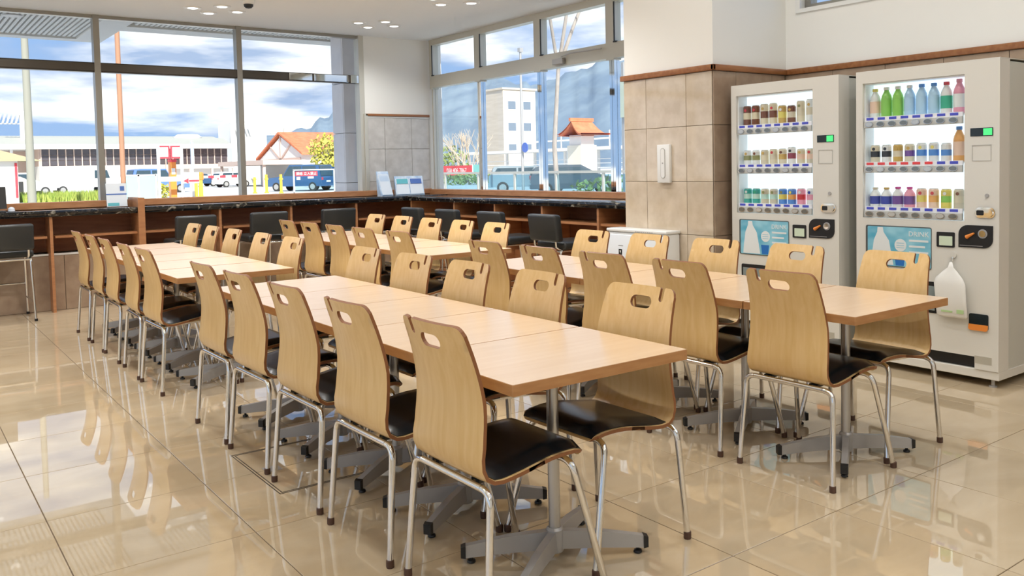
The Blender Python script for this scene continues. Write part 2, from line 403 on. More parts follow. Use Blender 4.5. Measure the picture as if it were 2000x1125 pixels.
# ================================================================ CEILING DOWNLIGHTS
def downlight(label, x, y, watt):
    t = thing('downlight', label, 'light', (x, y, ZC if y > 5.2 else ZH), group='recessed ceiling downlights')
    MB().lathe([(.048, -.004), (.052, -.010), (.078, -.010), (.085, -.002), (.085, 0)], 20).obj('trim_ring', M_WHITE, t)
    MB().lathe([(0.0001, -.014), (.030, -.013), (.047, -.009), (.047, -.0005)], 20).obj('lens', M_LAMPW, t)
    ld = bpy.data.lights.new('downlight_beam', 'SPOT'); ld.energy = watt; ld.color = (1.0, .995, .985)
    ld.spot_size = math.radians(150); ld.spot_blend = .8; ld.shadow_soft_size = .045
    lo = link('downlight_beam', ld, t, (0, 0, -.02))
    return t
CX, CY = (2.77, 4.55, 1.0, -.77, -2.5), (8.88, 7.27, 5.64, 4.0, 2.4, .8, -1.0, -2.8)
names = {(0, 0): 'above the far window stools', (1, 0): 'above the corner counter', (1, 1): 'above the side window counter'}
pos4 = ['window side', 'right side', 'near side', 'left side']
for a, x in enumerate(CX):
    for b, y in enumerate(CY):
        if (a, b) in names:
            for q, (dx, dy) in enumerate(((0, .215), (.22, 0), (0, -.215), (-.22, 0))):
                downlight('round recessed downlight %s, on the %s of its cluster' % (names[(a, b)], pos4[q]), x + dx, y + dy, LAMP_W * 1.9)
        elif a < 3 or b % 2:  # lamps added out of view as fill to brighten the room
            downlight('unseen fill downlight, %s line from the side windows, %s from the long window' % (ORD[a], ORD[b]), x if a != 1 else 3.9, y, LAMP_W * (7.5 if y > 5.2 else 5.2))
dc = thing('dome_camera', 'small black dome security camera on the white ceiling', 'camera', (2.90, 8.29, ZC))
MB().lathe([(.062, 0), (.062, -.025), (.05, -.032)], 20).obj('housing', M_WHITE, dc)
MB().lathe([(.046, -.030), (.042, -.052), (.028, -.066), (.0001, -.072)], 20).obj('dome', M_BLACK, dc)

# floor access hatch with a thin metal rim
ht = thing('floor_hatch', 'square metal rimmed access hatch set in the floor tiles', 'hatch', (1.235, 3.37, 0))
m = MB()
for a in (0, .012):
    m.box(a, a, .0002, .60 - a, a + .004, .0012); m.box(a, .61 - a - .004, .0002, .60 - a, .61 - a, .0012); m.box(a, a, .0002, a + .004, .61 - a, .0012); m.box(.60 - a - .004, a, .0002, .60 - a, .61 - a, .0012)
m.obj('rim', mat('hatch_rim_metal', (.10, .075, .05), .35, .6), ht)
bx(.05, .28, .0003, .12, .35, .0010).obj('lift_key', M_STEEL, ht)

# ================================================================ TABLES
TH = .69
def make_table():
    t = thing('dining_table', 'x', 'table', group='wood top dining tables pushed into rows')
    m = MB(); hx, hy = .3535, .2735
    poly = rrect(-hx, -hy, hx, hy, .004, 2)
    m.prism(poly, 'z', TH - .0335, TH - .0012, 0, 0)
    m.obj('edge_band', M_TEDGE, t)
    MB().prism(rrect(-hx + .0015, -hy + .0015, hx - .0015, hy - .0015, .004, 2), 'z', TH - .003, TH).obj('table_top', M_TOP, t)
    m = MB(); m.box(-.16, -.03, TH - .046, .16, .03, TH - .0335, 0, .002); m.box(-.03, -.16, TH - .046, .03, .16, TH - .0335, 0, .002); m.lathe([(.045, TH - .062), (.045, TH - .046)], 16)
    m.obj('mounting_plate', M_BLACK, t)
    MB().lathe([(.0195, .07), (.0195, TH - .05)], 18).obj('pole', M_POLE, t)
    MB().lathe([(.026, .022), (.029, .026), (.029, .098), (.023, .106)], 18).obj('hub', M_STEEL, t)
    for sx_, sy_ in ((1, 1), (1, -1), (-1, 1), (-1, -1)):
        d = Vector((sx_ * .262, sy_ * .163, 0)); ln = d.length; d.normalize(); n = Vector((-d.y, d.x, 0))
        leg = MB(); vs = []
        for s, zt, zb, w in ((.02, .094, .034, .017), (ln * .5, .084, .030, .016), (ln - .012, .060, .021, .0145)):
            for q in (-1, 1):
                vs += [d * s + n * (w * q) + Vector((0, 0, zb)), d * s + n * (w * q * .8) + Vector((0, 0, zt))]
        fs = []
        for i in (0, 1):
            a = i * 4; b = a + 4
            fs += [(a, a + 1, b + 1, b), (a + 3, a + 2, b + 2, b + 3), (a + 1, a + 3, b + 3, b + 1), (a + 2, a, b, b + 2)]
        fs += [(1, 0, 2, 3), (8, 9, 11, 10)]
        leg.add(vs, fs); lo = leg.obj('leg', M_STEEL, t)
        cp = MB(); e = d * ln
        vs = [d * (ln - .012) + n * q + Vector((0, 0, z)) for q in (-.016, .016) for z in (.019, .061)] + [d * (ln + .004) + n * q + Vector((0, 0, z)) for q in (-.014, .014) for z in (.021, .056)]
        cp.add(vs, [(0, 1, 3, 2), (4, 6, 7, 5), (0, 4, 5, 1), (2, 3, 7, 6), (1, 5, 7, 3), (0, 2, 6, 4)])
        g = d * (ln - .03); cp.lathe([(.012, 0), (.015, .003), (.013, .010), (.006, .012), (.006, .024)], 12, (g.x, g.y, 0))
        cp.obj('end_cap', M_BLACK, lo)
    return t
TAB = make_table(); first = [True]
ROWN = {'A': 'front row by the open floor', 'B': 'far row by the long window', 'C': 'row beside the vending machines', 'D': 'far row by the corner counter'}
rows = {'A': (1.740, 1.948, .5504), 'B': (1.716, 5.25, .560), 'C': (3.348, 1.91, .552), 'D': (3.402, 5.25, .560)}
for rn, (x, y0, p) in rows.items():
    for i in range(5):
        lab = 'beech top table, %s from the near end, %s' % (ORD[i], ROWN[rn])
        loc = (x, y0 + p * (i + .5), 0)
        if first[0]: TAB.location = loc; TAB['label'] = lab; first[0] = False
        else: dup(TAB, loc, 0, lab)

# ================================================================ CHAIRS
def catmull(P, n):
    out = []
    P = [Vector(p) for p in P]; Q = [2 * P[0] - P[1]] + P + [2 * P[-1] - P[-2]]
    for i in range(1, len(Q) - 2):
        for k in range(n):
            t = k / n; a, b, c, d = Q[i - 1], Q[i], Q[i + 1], Q[i + 2]
            out.append(.5 * ((2 * b) + (c - a) * t + (2 * a - 5 * b + 4 * c - d) * t * t + (3 * b - a - 3 * c + d) * t ** 3))
    out.append(Q[-2]); return out
CTRL = [(.398, .412), (.388, .428), (.352, .439), (.27, .438), (.20, .427), (.13, .415), (.080, .409), (.042, .416), (.018, .440), (.008, .475), (.008, .52), (.014, .575), (.016, .63), (.009, .69), (-.004, .75), (-.020, .805), (-.038, .858)]
CURVE = catmull(CTRL, 6)
SL = [0.0]
for a, b in zip(CURVE[:-1], CURVE[1:]): SL.append(SL[-1] + (b - a).length)
SMAX = SL[-1]
def at_s(s):
    s = max(0, min(SMAX, s))
    for i in range(len(SL) - 1):
        if s <= SL[i + 1] + 1e-9:
            t = (s - SL[i]) / (SL[i + 1] - SL[i]); p = CURVE[i].lerp(CURVE[i + 1], t)
            a = CURVE[max(i - 1, 0)]; b = CURVE[min(i + 2, len(CURVE) - 1)]; d = (b - a).normalized()
            return p, Vector((-d.y, d.x))          # normal: up for the seat... flipped below
    return CURVE[-1], Vector((0, 1))
def s_of_z(z):   # along the back
    for i in range(len(CURVE) - 1, 0, -1):
        if CURVE[i - 1].y <= z <= CURVE[i].y and CURVE[i].x < .1: 
            t = (z - CURVE[i - 1].y) / (CURVE[i].y - CURVE[i - 1].y); return SL[i - 1] + t * (SL[i] - SL[i - 1])
    return SMAX
def halfw(s):
    pts = [(0, .185), (.05, .196), (.25, .200), (.36, .197), (.42, .194), (.60, .186), (SMAX, .166)]
    for (a, wa), (b, wb_) in zip(pts[:-1], pts[1:]):
        if s <= b: return wa + (wb_ - wa) * (s - a) / (b - a)
    return pts[-1][1]
def map3(s, w, off):
    p, n = at_s(s)
    n = -n                                        # sitting side: up on the seat, forward on the back
    k = max(0.0, min(1.0, (s - .36) / .12))
    q = p + n * off + Vector((k * .022 * (w / .18) ** 2, 0))
    return Vector((q.x, w, q.y))
def make_shell():
    S1 = SMAX
    out = []; rc = .028
    # outline, counter-clockwise in (s, w)
    n = 26
    for i in range(n + 1):
        s = rc + (S1 - 2 * rc) * i / n; out.append((s, -halfw(s)))
    h = halfw(S1)
    for i in range(1, 6):
        a = math.radians(-90 + 90 * i / 6); out.append((S1 - rc + rc * math.cos(a), -h + rc + rc * math.sin(a)))
    out.append((S1, -h + rc))
    for i in range(1, 6): out.append((S1, -h + rc + (.088 + h - rc) * i / 6))
    d = .052; w0, w1 = .086, .109; r = (w1 - w0) / 2
    out += [(S1, w0 - .004), (S1 - .004, w0), (S1 - d + r, w0)]
    out += [(S1 - d + r - r * math.sin(math.radians(180 * i / 6)), (w0 + w1) / 2 - r * math.cos(math.radians(180 * i / 6))) for i in range(1, 6)]
    out += [(S1 - d + r, w1), (S1 - .004, w1), (S1, w1 + .004), (S1, h - rc)]
    for i in range(1, 6):
        a = math.radians(90 * i / 6); out.append((S1 - rc + rc * math.cos(a), h - rc + rc * math.sin(a)))
    for i in range(n + 1):
        s = (S1 - rc) - (S1 - 2 * rc) * i / n; out.append((s, halfw(s)))
    hf = halfw(0)
    for i in range(1, 6):
        a = math.radians(90 + 90 * i / 6); out.append((rc + rc * math.cos(a), hf - rc + rc * math.sin(a)))
    for i in range(0, 6): out.append((0, hf - rc - 2 * (hf - rc) * i / 5))
    for i in range(1, 6):
        a = math.radians(180 + 90 * i / 6); out.append((rc + rc * math.cos(a), -hf + rc + rc * math.sin(a)))
    sh = s_of_z(.80); hr = .0225; hl = .052 - hr
    hole = [(sh + hr * math.sin(math.radians(a)), hl + hr * math.cos(math.radians(a))) for a in range(-90, 91, 18)] + [(sh + hr * math.sin(math.radians(a)), -hl + hr * math.cos(math.radians(a))) for a in range(90, 271, 18)]
    hole = [p for i, p in enumerate(hole) if i == 0 or (Vector(p) - Vector(hole[i - 1])).length > 1e-4]
    pts = [Vector(p) for p in out]; ed = [(i, (i + 1) % len(out)) for i in range(len(out))]
    o = len(pts); pts += [Vector(p) for p in hole]; ed += [(o + i, o + (i + 1) % len(hole)) for i in range(len(hole))]
    ns = 40
    for i in range(1, ns):
        s = S1 * i / ns
        for w in (-.15, -.11, -.065, -.02, .02, .055, .075, .125, .148):
            if abs(w) > halfw(s) - .012: continue
            if abs(s - sh) < hr + .008 and abs(w) < hl + hr + .008: continue
            if s > S1 - d - .01 and w0 - .008 < w < w1 + .008: continue
            pts.append(Vector((s, w)))
    vv, ee, ff, *_ = geometry.delaunay_2d_cdt(pts, ed, [], 0, 1e-6)
    # drop triangles inside hole or slot
    def inside(p, poly):
        c = False
        for i in range(len(poly)):
            a, b = poly[i], poly[i - 1]
            if (a[1] > p[1]) != (b[1] > p[1]) and p[0] < (b[0] - a[0]) * (p[1] - a[1]) / (b[1] - a[1]) + a[0]: c = not c
        return c
    tri = []
    for f in ff:
        c = sum((vv[i] for i in f), Vector((0, 0))) / len(f)
        if inside(c, out) and not inside(c, hole): tri.append(tuple(f))
    T = .0115
    m = MB()
    front = [map3(v.x, v.y, 0) for v in vv]; back = [map3(v.x, v.y, -T) for v in vv]
    # orientation
    def orient(f, vs, up_):
        n_ = (vs[f[1]] - vs[f[0]]).cross(vs[f[2]] - vs[f[0]])
        return n_.dot(up_) > 0
    f0 = tri[0]; c0 = sum((vv[i].x for i in f0)) / 3; pn = (map3(c0, 0, .01) - map3(c0, 0, 0))
    ff_ = [f if orient(f, front, map3(vv[f[0]].x, vv[f[0]].y, .01) - front[f[0]]) else f[::-1] for f in tri]
    m.add(front, ff_, 0, True); m.add(back, [f[::-1] for f in ff_], 0, True)
    cnt = {}
    for f in ff_:
        for a, b in zip(f, f[1:] + f[:1]): cnt[(a, b)] = 1
    for (a, b) in list(cnt):
        if (b, a) not in cnt: m.add([front[a], front[b], back[b], back[a]], [(1, 0, 3, 2)], 1)
    return m
def make_pad():
    s0, s1 = .010, .352; nw, ns = 10, 18; m = MB(); top = []; bot = []
    for i in range(ns + 1):
        t = i / ns; s = s0 + (s1 - s0) * t
        for j in range(nw + 1):
            q = -1 + 2 * j / nw; w = q * (halfw(s) - .010)
            e = min(1, min(t, 1 - t) * 9, (1 - abs(q)) * 7); e = math.sqrt(max(0, e * (2 - e)))
            top.append(map3(s, w, .003 + .017 * e)); bot.append(map3(s, w, .0005))
    K = nw + 1
    qd = [(i * K + j, i * K + j + 1, (i + 1) * K + j + 1, (i + 1) * K + j) for i in range(ns) for j in range(nw)]
    a, b, c = (top[qd[40][k]] for k in (0, 1, 2))
    if (b - a).cross(c - a).z < 0: qd = [f[::-1] for f in qd]
    m.add(top, qd, 0, True)
    rim = [j for j in range(K)] + [i * K + nw for i in range(1, ns + 1)] + [ns * K + j for j in range(nw - 1, -1, -1)] + [i * K for i in range(ns - 1, 0, -1)]
    for x, y in zip(rim, rim[1:] + rim[:1]): m.add([top[x], top[y], bot[y], bot[x]], [(0, 1, 2, 3)], 0, False)
    return m
def leg_path(foot, knee, inner, r=.042):
    """straight leg from foot to the bend, rounding towards the rail"""
    f, k, i = Vector(foot), Vector(knee), Vector(inner)
    a = k + (f - k).normalized() * r; b = k + (i - k).normalized() * r
    pts = [f, f.lerp(a, .5), a]
    for t in (.2, .4, .6, .8): pts.append((1 - t) ** 2 * a + 2 * t * (1 - t) * k + t * t * b)
    return pts + [b]
def make_chair():
    t = thing('dining_chair', 'x', 'chair', group='bentwood dining chairs along the tables')
    make_shell().obj('seat_shell', [M_VENEER, M_PLY], t)
    make_pad().obj('seat_pad', M_PAD, t)
    for u, ku, kz, wf, wk in ((0.0, .030, .388, .226, .209), (.435, .345, .402, .232, .188)):
        for s in (1, -1):
            p = leg_path((u, s * wf, .012), (ku, s * wk, kz), (ku, 0, kz))
            lo = MB().tube(p, .0112, 10).obj('leg', M_CHROME, t)
            MB().lathe([(.0125, 0), (.0135, .003), (.0135, .022), (.0122, .026)], 10, (u, s * wf, 0)).obj('foot_cap', M_RUBBER, lo)
        MB().tube([(ku, wk - .043, kz), (ku, 0, kz), (ku, -wk + .043, kz)], .0112, 10).obj('cross_rail', M_CHROME, t)
    for s in (1, -1):
        MB().tube([(.030, s * .11, .388), (.12, s * .11, .390), (.26, s * .11, .397), (.345, s * .11, .402)], .009, 8).obj('side_rail', M_CHROME, t)
    for s in (1, -1):
        bx(.045, s * .11 - .02, .389, .085, s * .11 + .02, .3985).obj('mounting_pad', M_BLACK, t)
        bx(.285, s * .11 - .02, .402, .33, s * .11 + .02, .4275).obj('mounting_pad', M_BLACK, t)
    return t
CH = make_chair(); first = [True]
chairs = {
 ('A', 0): (1.275, [2.195, 2.735, 3.30, 3.86, 4.395]), ('A', 1): (2.178, [2.270, 2.865, 3.415, 3.935, 4.490]),
 ('B', 0): (1.268, [5.55, 6.075, 6.67, 7.17, 7.74]), ('B', 1): (2.178, [5.575, 6.153, 6.782, 7.325, 7.85]),
 ('C', 0): (2.922, [2.195, 2.755, 3.285, 3.81, 4.345]), ('C', 1): (3.825, [2.238, 2.795, 3.345, 3.885, 4.425]),
 ('D', 0): (2.966, [5.52, 6.09, 6.60, 7.12, 7.632]), ('D', 1): (3.884, [5.645, 6.15, 6.671, 7.185, 7.723])}
SIDE = {('A', 0): 'open floor side of the front table row', ('A', 1): 'inner aisle side of the front table row', ('B', 0): 'open floor side of the long window row', ('B', 1): 'inner side of the row by the long window',
 ('C', 0): 'aisle side of the row beside the vending machines', ('C', 1): 'vending machine side of the right row', ('D', 0): 'inner side of the row by the corner counter', ('D', 1): 'counter side of the row by the corner counter'}
jit = random.Random(5)
for (rn, sd_), (x, ys) in chairs.items():
    for i, y in enumerate(ys):
        rz = (PI if sd_ else 0) + math.radians(jit.uniform(-1.6, 1.6))
        lab = 'beech chair, %s from the near end, %s' % (ORD[i], SIDE[(rn, sd_)])
        xx = x + (.022 if (rn, sd_, i) == ('A', 0, 0) else 0)
        if first[0]: CH.location = (xx, y, 0); CH.rotation_euler = (0, 0, rz); CH['label'] = lab; first[0] = False
        else: dup(CH, (xx, y, 0), rz, lab)

# ================================================================ COUNTERS UNDER THE WINDOWS
tag(bx(XL0 + .02, 9.275, .915, 2.055, YW - .036, .9735, .004, 2).obj('marble_worktop', M_MARBLE), 'black marble counter left of the wooden partition', 'worktop')
tag(bx(2.122, 9.275, .915, XW - .002, YW - .036, .9735, .004, 2).obj('marble_worktop', M_MARBLE), 'long black marble counter under the far windows', 'worktop')
tag(bx(5.10, 5.175, .915, XW - .036, 9.273, .9675, .004, 2).obj('marble_worktop', M_MARBLE), 'black marble counter under the side windows', 'worktop')
cb = thing('counter_cabinet', 'open wooden shelving under the far window counter', 'cabinet', (0, 9.3, 0))
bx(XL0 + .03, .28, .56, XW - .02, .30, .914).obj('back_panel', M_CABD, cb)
for x in (-2.6, -1.8, -1.05, -.27, .51, 1.29, 2.872, 3.65, 4.437):
    MB().prism([(.0, 0), (.148, 0), (.148, .556), (.278, .556), (.278, .913), (0, .913)], 'x', x - .013, x + .013).obj('divider', M_CAB, cb)
MB().prism([(-.035, 0), (.148, 0), (.148, .556), (.40, .556), (.40, 1.065), (-.035, 1.065)], 'x', 2.057, 2.120).obj('partition', M_CAB, cb)
xs = [-3.5, -2.6, -1.8, -1.05, -.27, .51, 1.29, 2.088, 2.872, 3.65, 4.437, 5.08]
for a, b in zip(xs[:-1], xs[1:]):
    bx(a + .034, .02, .708, b - .034, .278, .730).obj('shelf', M_CAB, cb)
bn = thing('radiator_bench', 'low brown stone clad ledge below the wooden shelves', 'ledge', (0, 9.46, 0))
bx(XL0 + .03, .008, .0, 5.09, .28, .535).obj('core', M_TGROUT, bn)
for i in range(14):
    a = XL0 + .05 + i * .62
    bx(a + .002, -.006, .002, a + .618, .008, .530, .0015).obj('stone_slab', M_TILEB, bn)
bx(XL0 + .03, -.010, .533, 5.09, .012, .553, .003).obj('edge_strip', M_WHITE, bn)
for i in range(40):
    bx(XL0 + .1 + i * .215, .015, .535, XL0 + .1 + i * .215 + .19, .10, .540).obj('vent_slot', M_BLACK, bn)
cs = thing('counter_cabinet', 'open wooden shelving under the side window counter', 'cabinet', (5.12, 0, 0))
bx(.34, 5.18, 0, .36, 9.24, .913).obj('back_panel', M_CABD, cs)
ys = [5.185, 5.83, 6.65, 7.457, 8.255, 9.05]
for y in ys[:-1] + [9.23]: bx(0, y - .013, 0, .338, y + .013, .913, .001).obj('divider', M_CAB, cs)
for a, b in zip(ys[:-1], ys[1:]):
    bx(.02, a + .014, .752, .338, b - .014, .774).obj('shelf', M_CAB, cs)
    bx(.24, a + .014, .0, .338, b - .014, .42).obj('lower_panel', M_CAB, cs)

# ================================================================ COUNTER STOOLS
def make_stool():
    t = thing('counter_stool', 'x', 'stool', group='charcoal stools along the window counters')
    m = MB(); m.box(-.196, -.04, 0, .196, .04, .235, 0, .024, 4)
    vs = []
    for (x, y, z) in m.v:
        k = z / .235; vs.append((x, y - .26 - .03 * (k - .3) + .014 * (x / .196) ** 2, .645 + z))
    m.v = vs; m.obj('backrest', M_STOOL, t)
    m = MB(); m.box(-.20, -.20, .575, .20, .215, .640, 0, .024, 4); m.obj('seat', M_STOOL, t)
    for s in (1, -1):
        for yf, yk in ((-.245, -.215), (.285, .19)):
            p = leg_path((s * .185, yf, .012), (s * .168, yk, .565), (s * .168, 0, .565), .03)
            lo = MB().tube(p, .0115, 10).obj('leg', M_CHROME, t)
            MB().lathe([(.014, 0), (.014, .022)], 10, (s * .185, yf, 0)).obj('foot_cap', M_BLACK, lo)
        MB().tube([(s * .168, -.186, .565), (s * .168, .161, .565)], .0115, 8).obj('side_rail', M_CHROME, t)
        MB().tube([(s * .179, -.235, .17), (s * .179, .256, .17)], .009, 8).obj('side_brace', M_CHROME, t)
        MB().tube([(s * .15, -.19, .568), (s * .15, -.25, .60), (s * .15, -.262, .70)], .010, 8).obj('back_bracket', M_CHROME, t)
    MB().tube([(-.176, .237, .30), (.176, .237, .30)], .010, 8).obj('foot_rest', M_CHROME, t)
    MB().tube([(-.166, -.214, .558), (.166, -.214, .558)], .010, 8).obj('rear_rail', M_CHROME, t)
    return t
STL = make_stool(); first = [True]
for k, x in enumerate((.895, 2.50, 3.24, 4.018)):
    lab = 'charcoal counter stool facing the far window, %s from the left' % ORD[k]
    if first[0]: STL.location = (x, 9.135, 0); STL['label'] = lab; first[0] = False
    else: dup(STL, (x, 9.135, 0), 0, lab)
for k, y in enumerate((8.27, 7.55, 6.77, 5.95)):
    dup(STL, (4.868, y, 0), -PI / 2, 'charcoal counter stool facing the side window, %s from the corner' % ORD[k])

# ================================================================ ITEMS ON THE COUNTERS
M_ACR = mat_glass('clear_acrylic', (.93, .96, .99), .8)
M_PAPER = mat_noise('pale_blue_print', (.42, .58, .80), (.72, .82, .93), (14, 14, 14), 3, rough=.4)
M_PAPERW = mat('white_paper', (.78, .84, .90), .5)
M_PBLUE = mat('blue_print', (.08, .17, .48), .5)
M_TEAL = mat('teal_print', (.12, .48, .55), .5)
ps = thing('pamphlet_stand', 'clear stand with a pale blue leaflet beside the wooden partition', 'leaflet stand', (1.905, 9.46, .9735))
m = MB(); m.prism([(-.045, 0), (.05, 0), (.05, .004), (.0, .004), (.035, .255), (.030, .255), (-.008, .004), (-.045, .004)], 'x', -.105, .105); 
m.obj('holder', M_ACR, ps)
m = MB(); m.prism([(-.009, .008), (.024, .24), (.020, .24), (-.013, .008)], 'x', -.095, .095); lf = m.obj('leaflet', M_PAPERW, ps)
for (a, b, x0, x1, mt) in ((.125, .137, -.095, .095, M_PBLUE), (.165, .21, .035, .075, M_PBLUE), (.015, .045, -.085, .02, M_TEAL)):
    q = lambda z: -.0135 + (z - .008) * .0331 / .232
    MB().prism([(q(a) - .0012, a), (q(b) - .0012, b), (q(b), b), (q(a), a)], 'x', x0, x1).obj('print_band', mt, lf)
def leaflet_rack(label, x, y, rz, w, h, lean, n):
    t = thing('brochure_stand', label, 'leaflet stand', (x, y, .9735), rz)
    MB().prism([(-.03, 0), (.06, 0), (.06, .004), (lean + .012, h), (lean + .006, h), (-.03, .006)], 'x', -w / 2, w / 2).obj('back_board', M_PAPER, t)
    for k in range(n):
        a, b = -w / 2 + .012 + k * (w - .012) / n, -w / 2 + (k + 1) * (w - .012) / n
        lf = MB().prism([(-.037, .012), (-.034, .012), (lean * .86 + .004, h * .88), (lean * .86, h * .88)], 'x', a, b).obj('leaflet', M_PAPERW, t)
        MB().prism([(lean * .56 - .0185, h * .60), (lean * .84 - .003, h * .86), (lean * .84, h * .86), (lean * .56 - .015, h * .60)], 'x', a + .01, b - .01).obj('print_band', M_TEAL if k == 0 and n > 1 else M_PBLUE if n > 1 else M_ACR, lf)
    MB().box(-w / 2, -.044, 0, w / 2, -.036, .02).obj('front_lip', M_ACR, t)
leaflet_rack('tall single pale blue brochure stand at the counter corner', 4.93, 9.50, .12, .17, .30, .07, 1)
leaflet_rack('wide pale blue brochure stand with two leaflets in the corner', 5.27, 9.52, -.25, .36, .235, .06, 2)
ds = thing('desk_display', 'small black framed display at the left end of the counter', 'display', (.79, 9.44, .9735))
MB().prism([(-.02, .03), (-.006, .03), (.038, .235), (.024, .235)], 'x', -.16, .16).obj('screen_frame', M_BLACK, ds)
MB().prism([(-.0135, .055), (-.012, .055), (.0225, .218), (.021, .218)], 'x', -.135, .135).obj('screen', mat('dark_green_screen', (.03, .10, .085), .12), ds)
m = MB(); m.box(-.15, -.06, 0, .15, .05, .012, 0, .003); m.box(-.05, -.018, .012, .05, .0, .05); m.obj('foot', M_BLACK, ds)
gd = thing('card_holder', 'small clear card holder on the counter beside the display', 'holder', (.985, 9.42, .9735))
MB().lathe([(.028, 0), (.03, .004), (.027, .03), (.015, .042), (.0001, .045)], 16).obj('dome', mat('pearl_plastic', (.72, .76, .82), .15, spec=.6), gd)
MB().lathe([(.036, 0), (.036, .004), (.03, .005)], 16).obj('base', M_BLACK, gd)

# white recessed handle plate on the pillar
hp = thing('handle_plate', 'tall white plate with an oval recess on the tiled pillar', 'wall plate', (4.838, 4.708, 1.151))
m = MB(); m.box(-.028, -.065, 0, 0, .065, .293, 0, .004, 2); m.obj('plate', M_WHITE, hp)
m = MB(); m.prism(rrect(-.022, .035, .024, .265, .021, 5), 'x', -.0325, -.028); rc_ = m.obj('oval_rim', mat('grey_rim', (.42, .41, .38), .4), hp)
MB().prism(rrect(-.018, .039, .020, .261, .018, 5), 'x', -.0332, -.0324).obj('oval_inset', M_WHITE, rc_)
bx(-.0338, -.006, .145, -.033, .008, .156).obj('catch', M_STEEL, rc_)

# air purifier in front of the pillar
ap = thing('air_purifier', 'white boxy air purifier standing against the pillar behind chairs', 'air purifier', (4.69, 4.56, 0))
m = MB(); m.box(0, 0, .02, .14, .66, .765, 0, .012, 2); m.obj('body', M_WHITE, ap)
m = MB(); m.box(-.018, .012, .04, -.001, .648, .745, 0, .006, 2); m.obj('front_panel', mat('cool_white_panel', (.78, .81, .84), .25), ap)
m = MB(); m.box(-.012, -.004, .766, .143, .664, .790, 0, .006, 2); m.obj('lid', M_WHITE, ap)
for k in range(9): bx(-.0135, .14 + k * .022, .769, -.0115, .152 + k * .022, .777).obj('vent_slot', M_STEEL, ap)
for k in range(4): bx(.01 if k % 2 else .10, .03 if k < 2 else .60, 0, .04 if k % 2 else .13, .06 if k < 2 else .63, .022).obj('foot', M_BLACK, ap)
m = MB(); m.box(-.0195, .475, .585, -.018, .513, .63); lb = m.obj('badge', M_BLACK, ap)
MB().prism([(.486, .618), (.502, .618), (.498, .606), (.494, .596), (.490, .606)], 'x', -.0202, -.0195).obj('badge_mark', M_WHITE, lb)
bx(-.0193, .462, .655, -.018, .518, .660).obj('nameplate', M_STEEL, ap)

# ================================================================ VENDING MACHINES
M_VEND = mat('vending_off_white', (.74, .72, .66), .22, spec=.5)
M_VSIDE = mat('vending_side_paint', (.60, .60, .54), .35)
M_VLIT = mat('vending_light_panel', (.9, .95, 1), .4, emit=(.86, .96, 1.0), es=.55)
M_VIN = mat('vending_inner_white', (.86, .90, .93), .4)
M_STRIP = mat('button_strip_grey', (.55, .56, .54), .3)
M_BTN = mat('grey_button', (.20, .21, .20), .18, .5)
M_BTNR = mat('button_ring', (.50, .50, .48), .15, .9)
M_LBLUE = mat('price_blue', (.07, .09, .58), .5); M_LRED = mat('price_red', (.80, .07, .08), .5); M_LWH = mat('price_white', (.85, .87, .92), .5)
M_ORANGE = mat('orange_plastic', (.85, .28, .05), .35)
M_GREEN = mat('green_led', (.02, .25, .05), .3, emit=(.08, .85, .22), es=.8)
M_LCD = mat('display_dark', (.012, .02, .022), .12)
M_POST = mat_noise('poster_blue', (.10, .42, .60), (.36, .70, .82), (5, 5, 9), 2, rough=.12, spec=.5)
M_POSTD = mat('poster_deep_blue', (.03, .18, .55), .15)
M_POSTW = mat('poster_white', (.80, .84, .84), .2)
M_VGLASS = mat_glass('display_glass', (.98, .99, .99), .55)
XF = 4.937
def el(cy_, cz, ry, rz_, n=16): return [(cy_ + ry * math.cos(2 * PI * i / n), cz + rz_ * math.sin(2 * PI * i / n)) for i in range(n)]
ROWS_Z = (1.515, 1.237, .960)
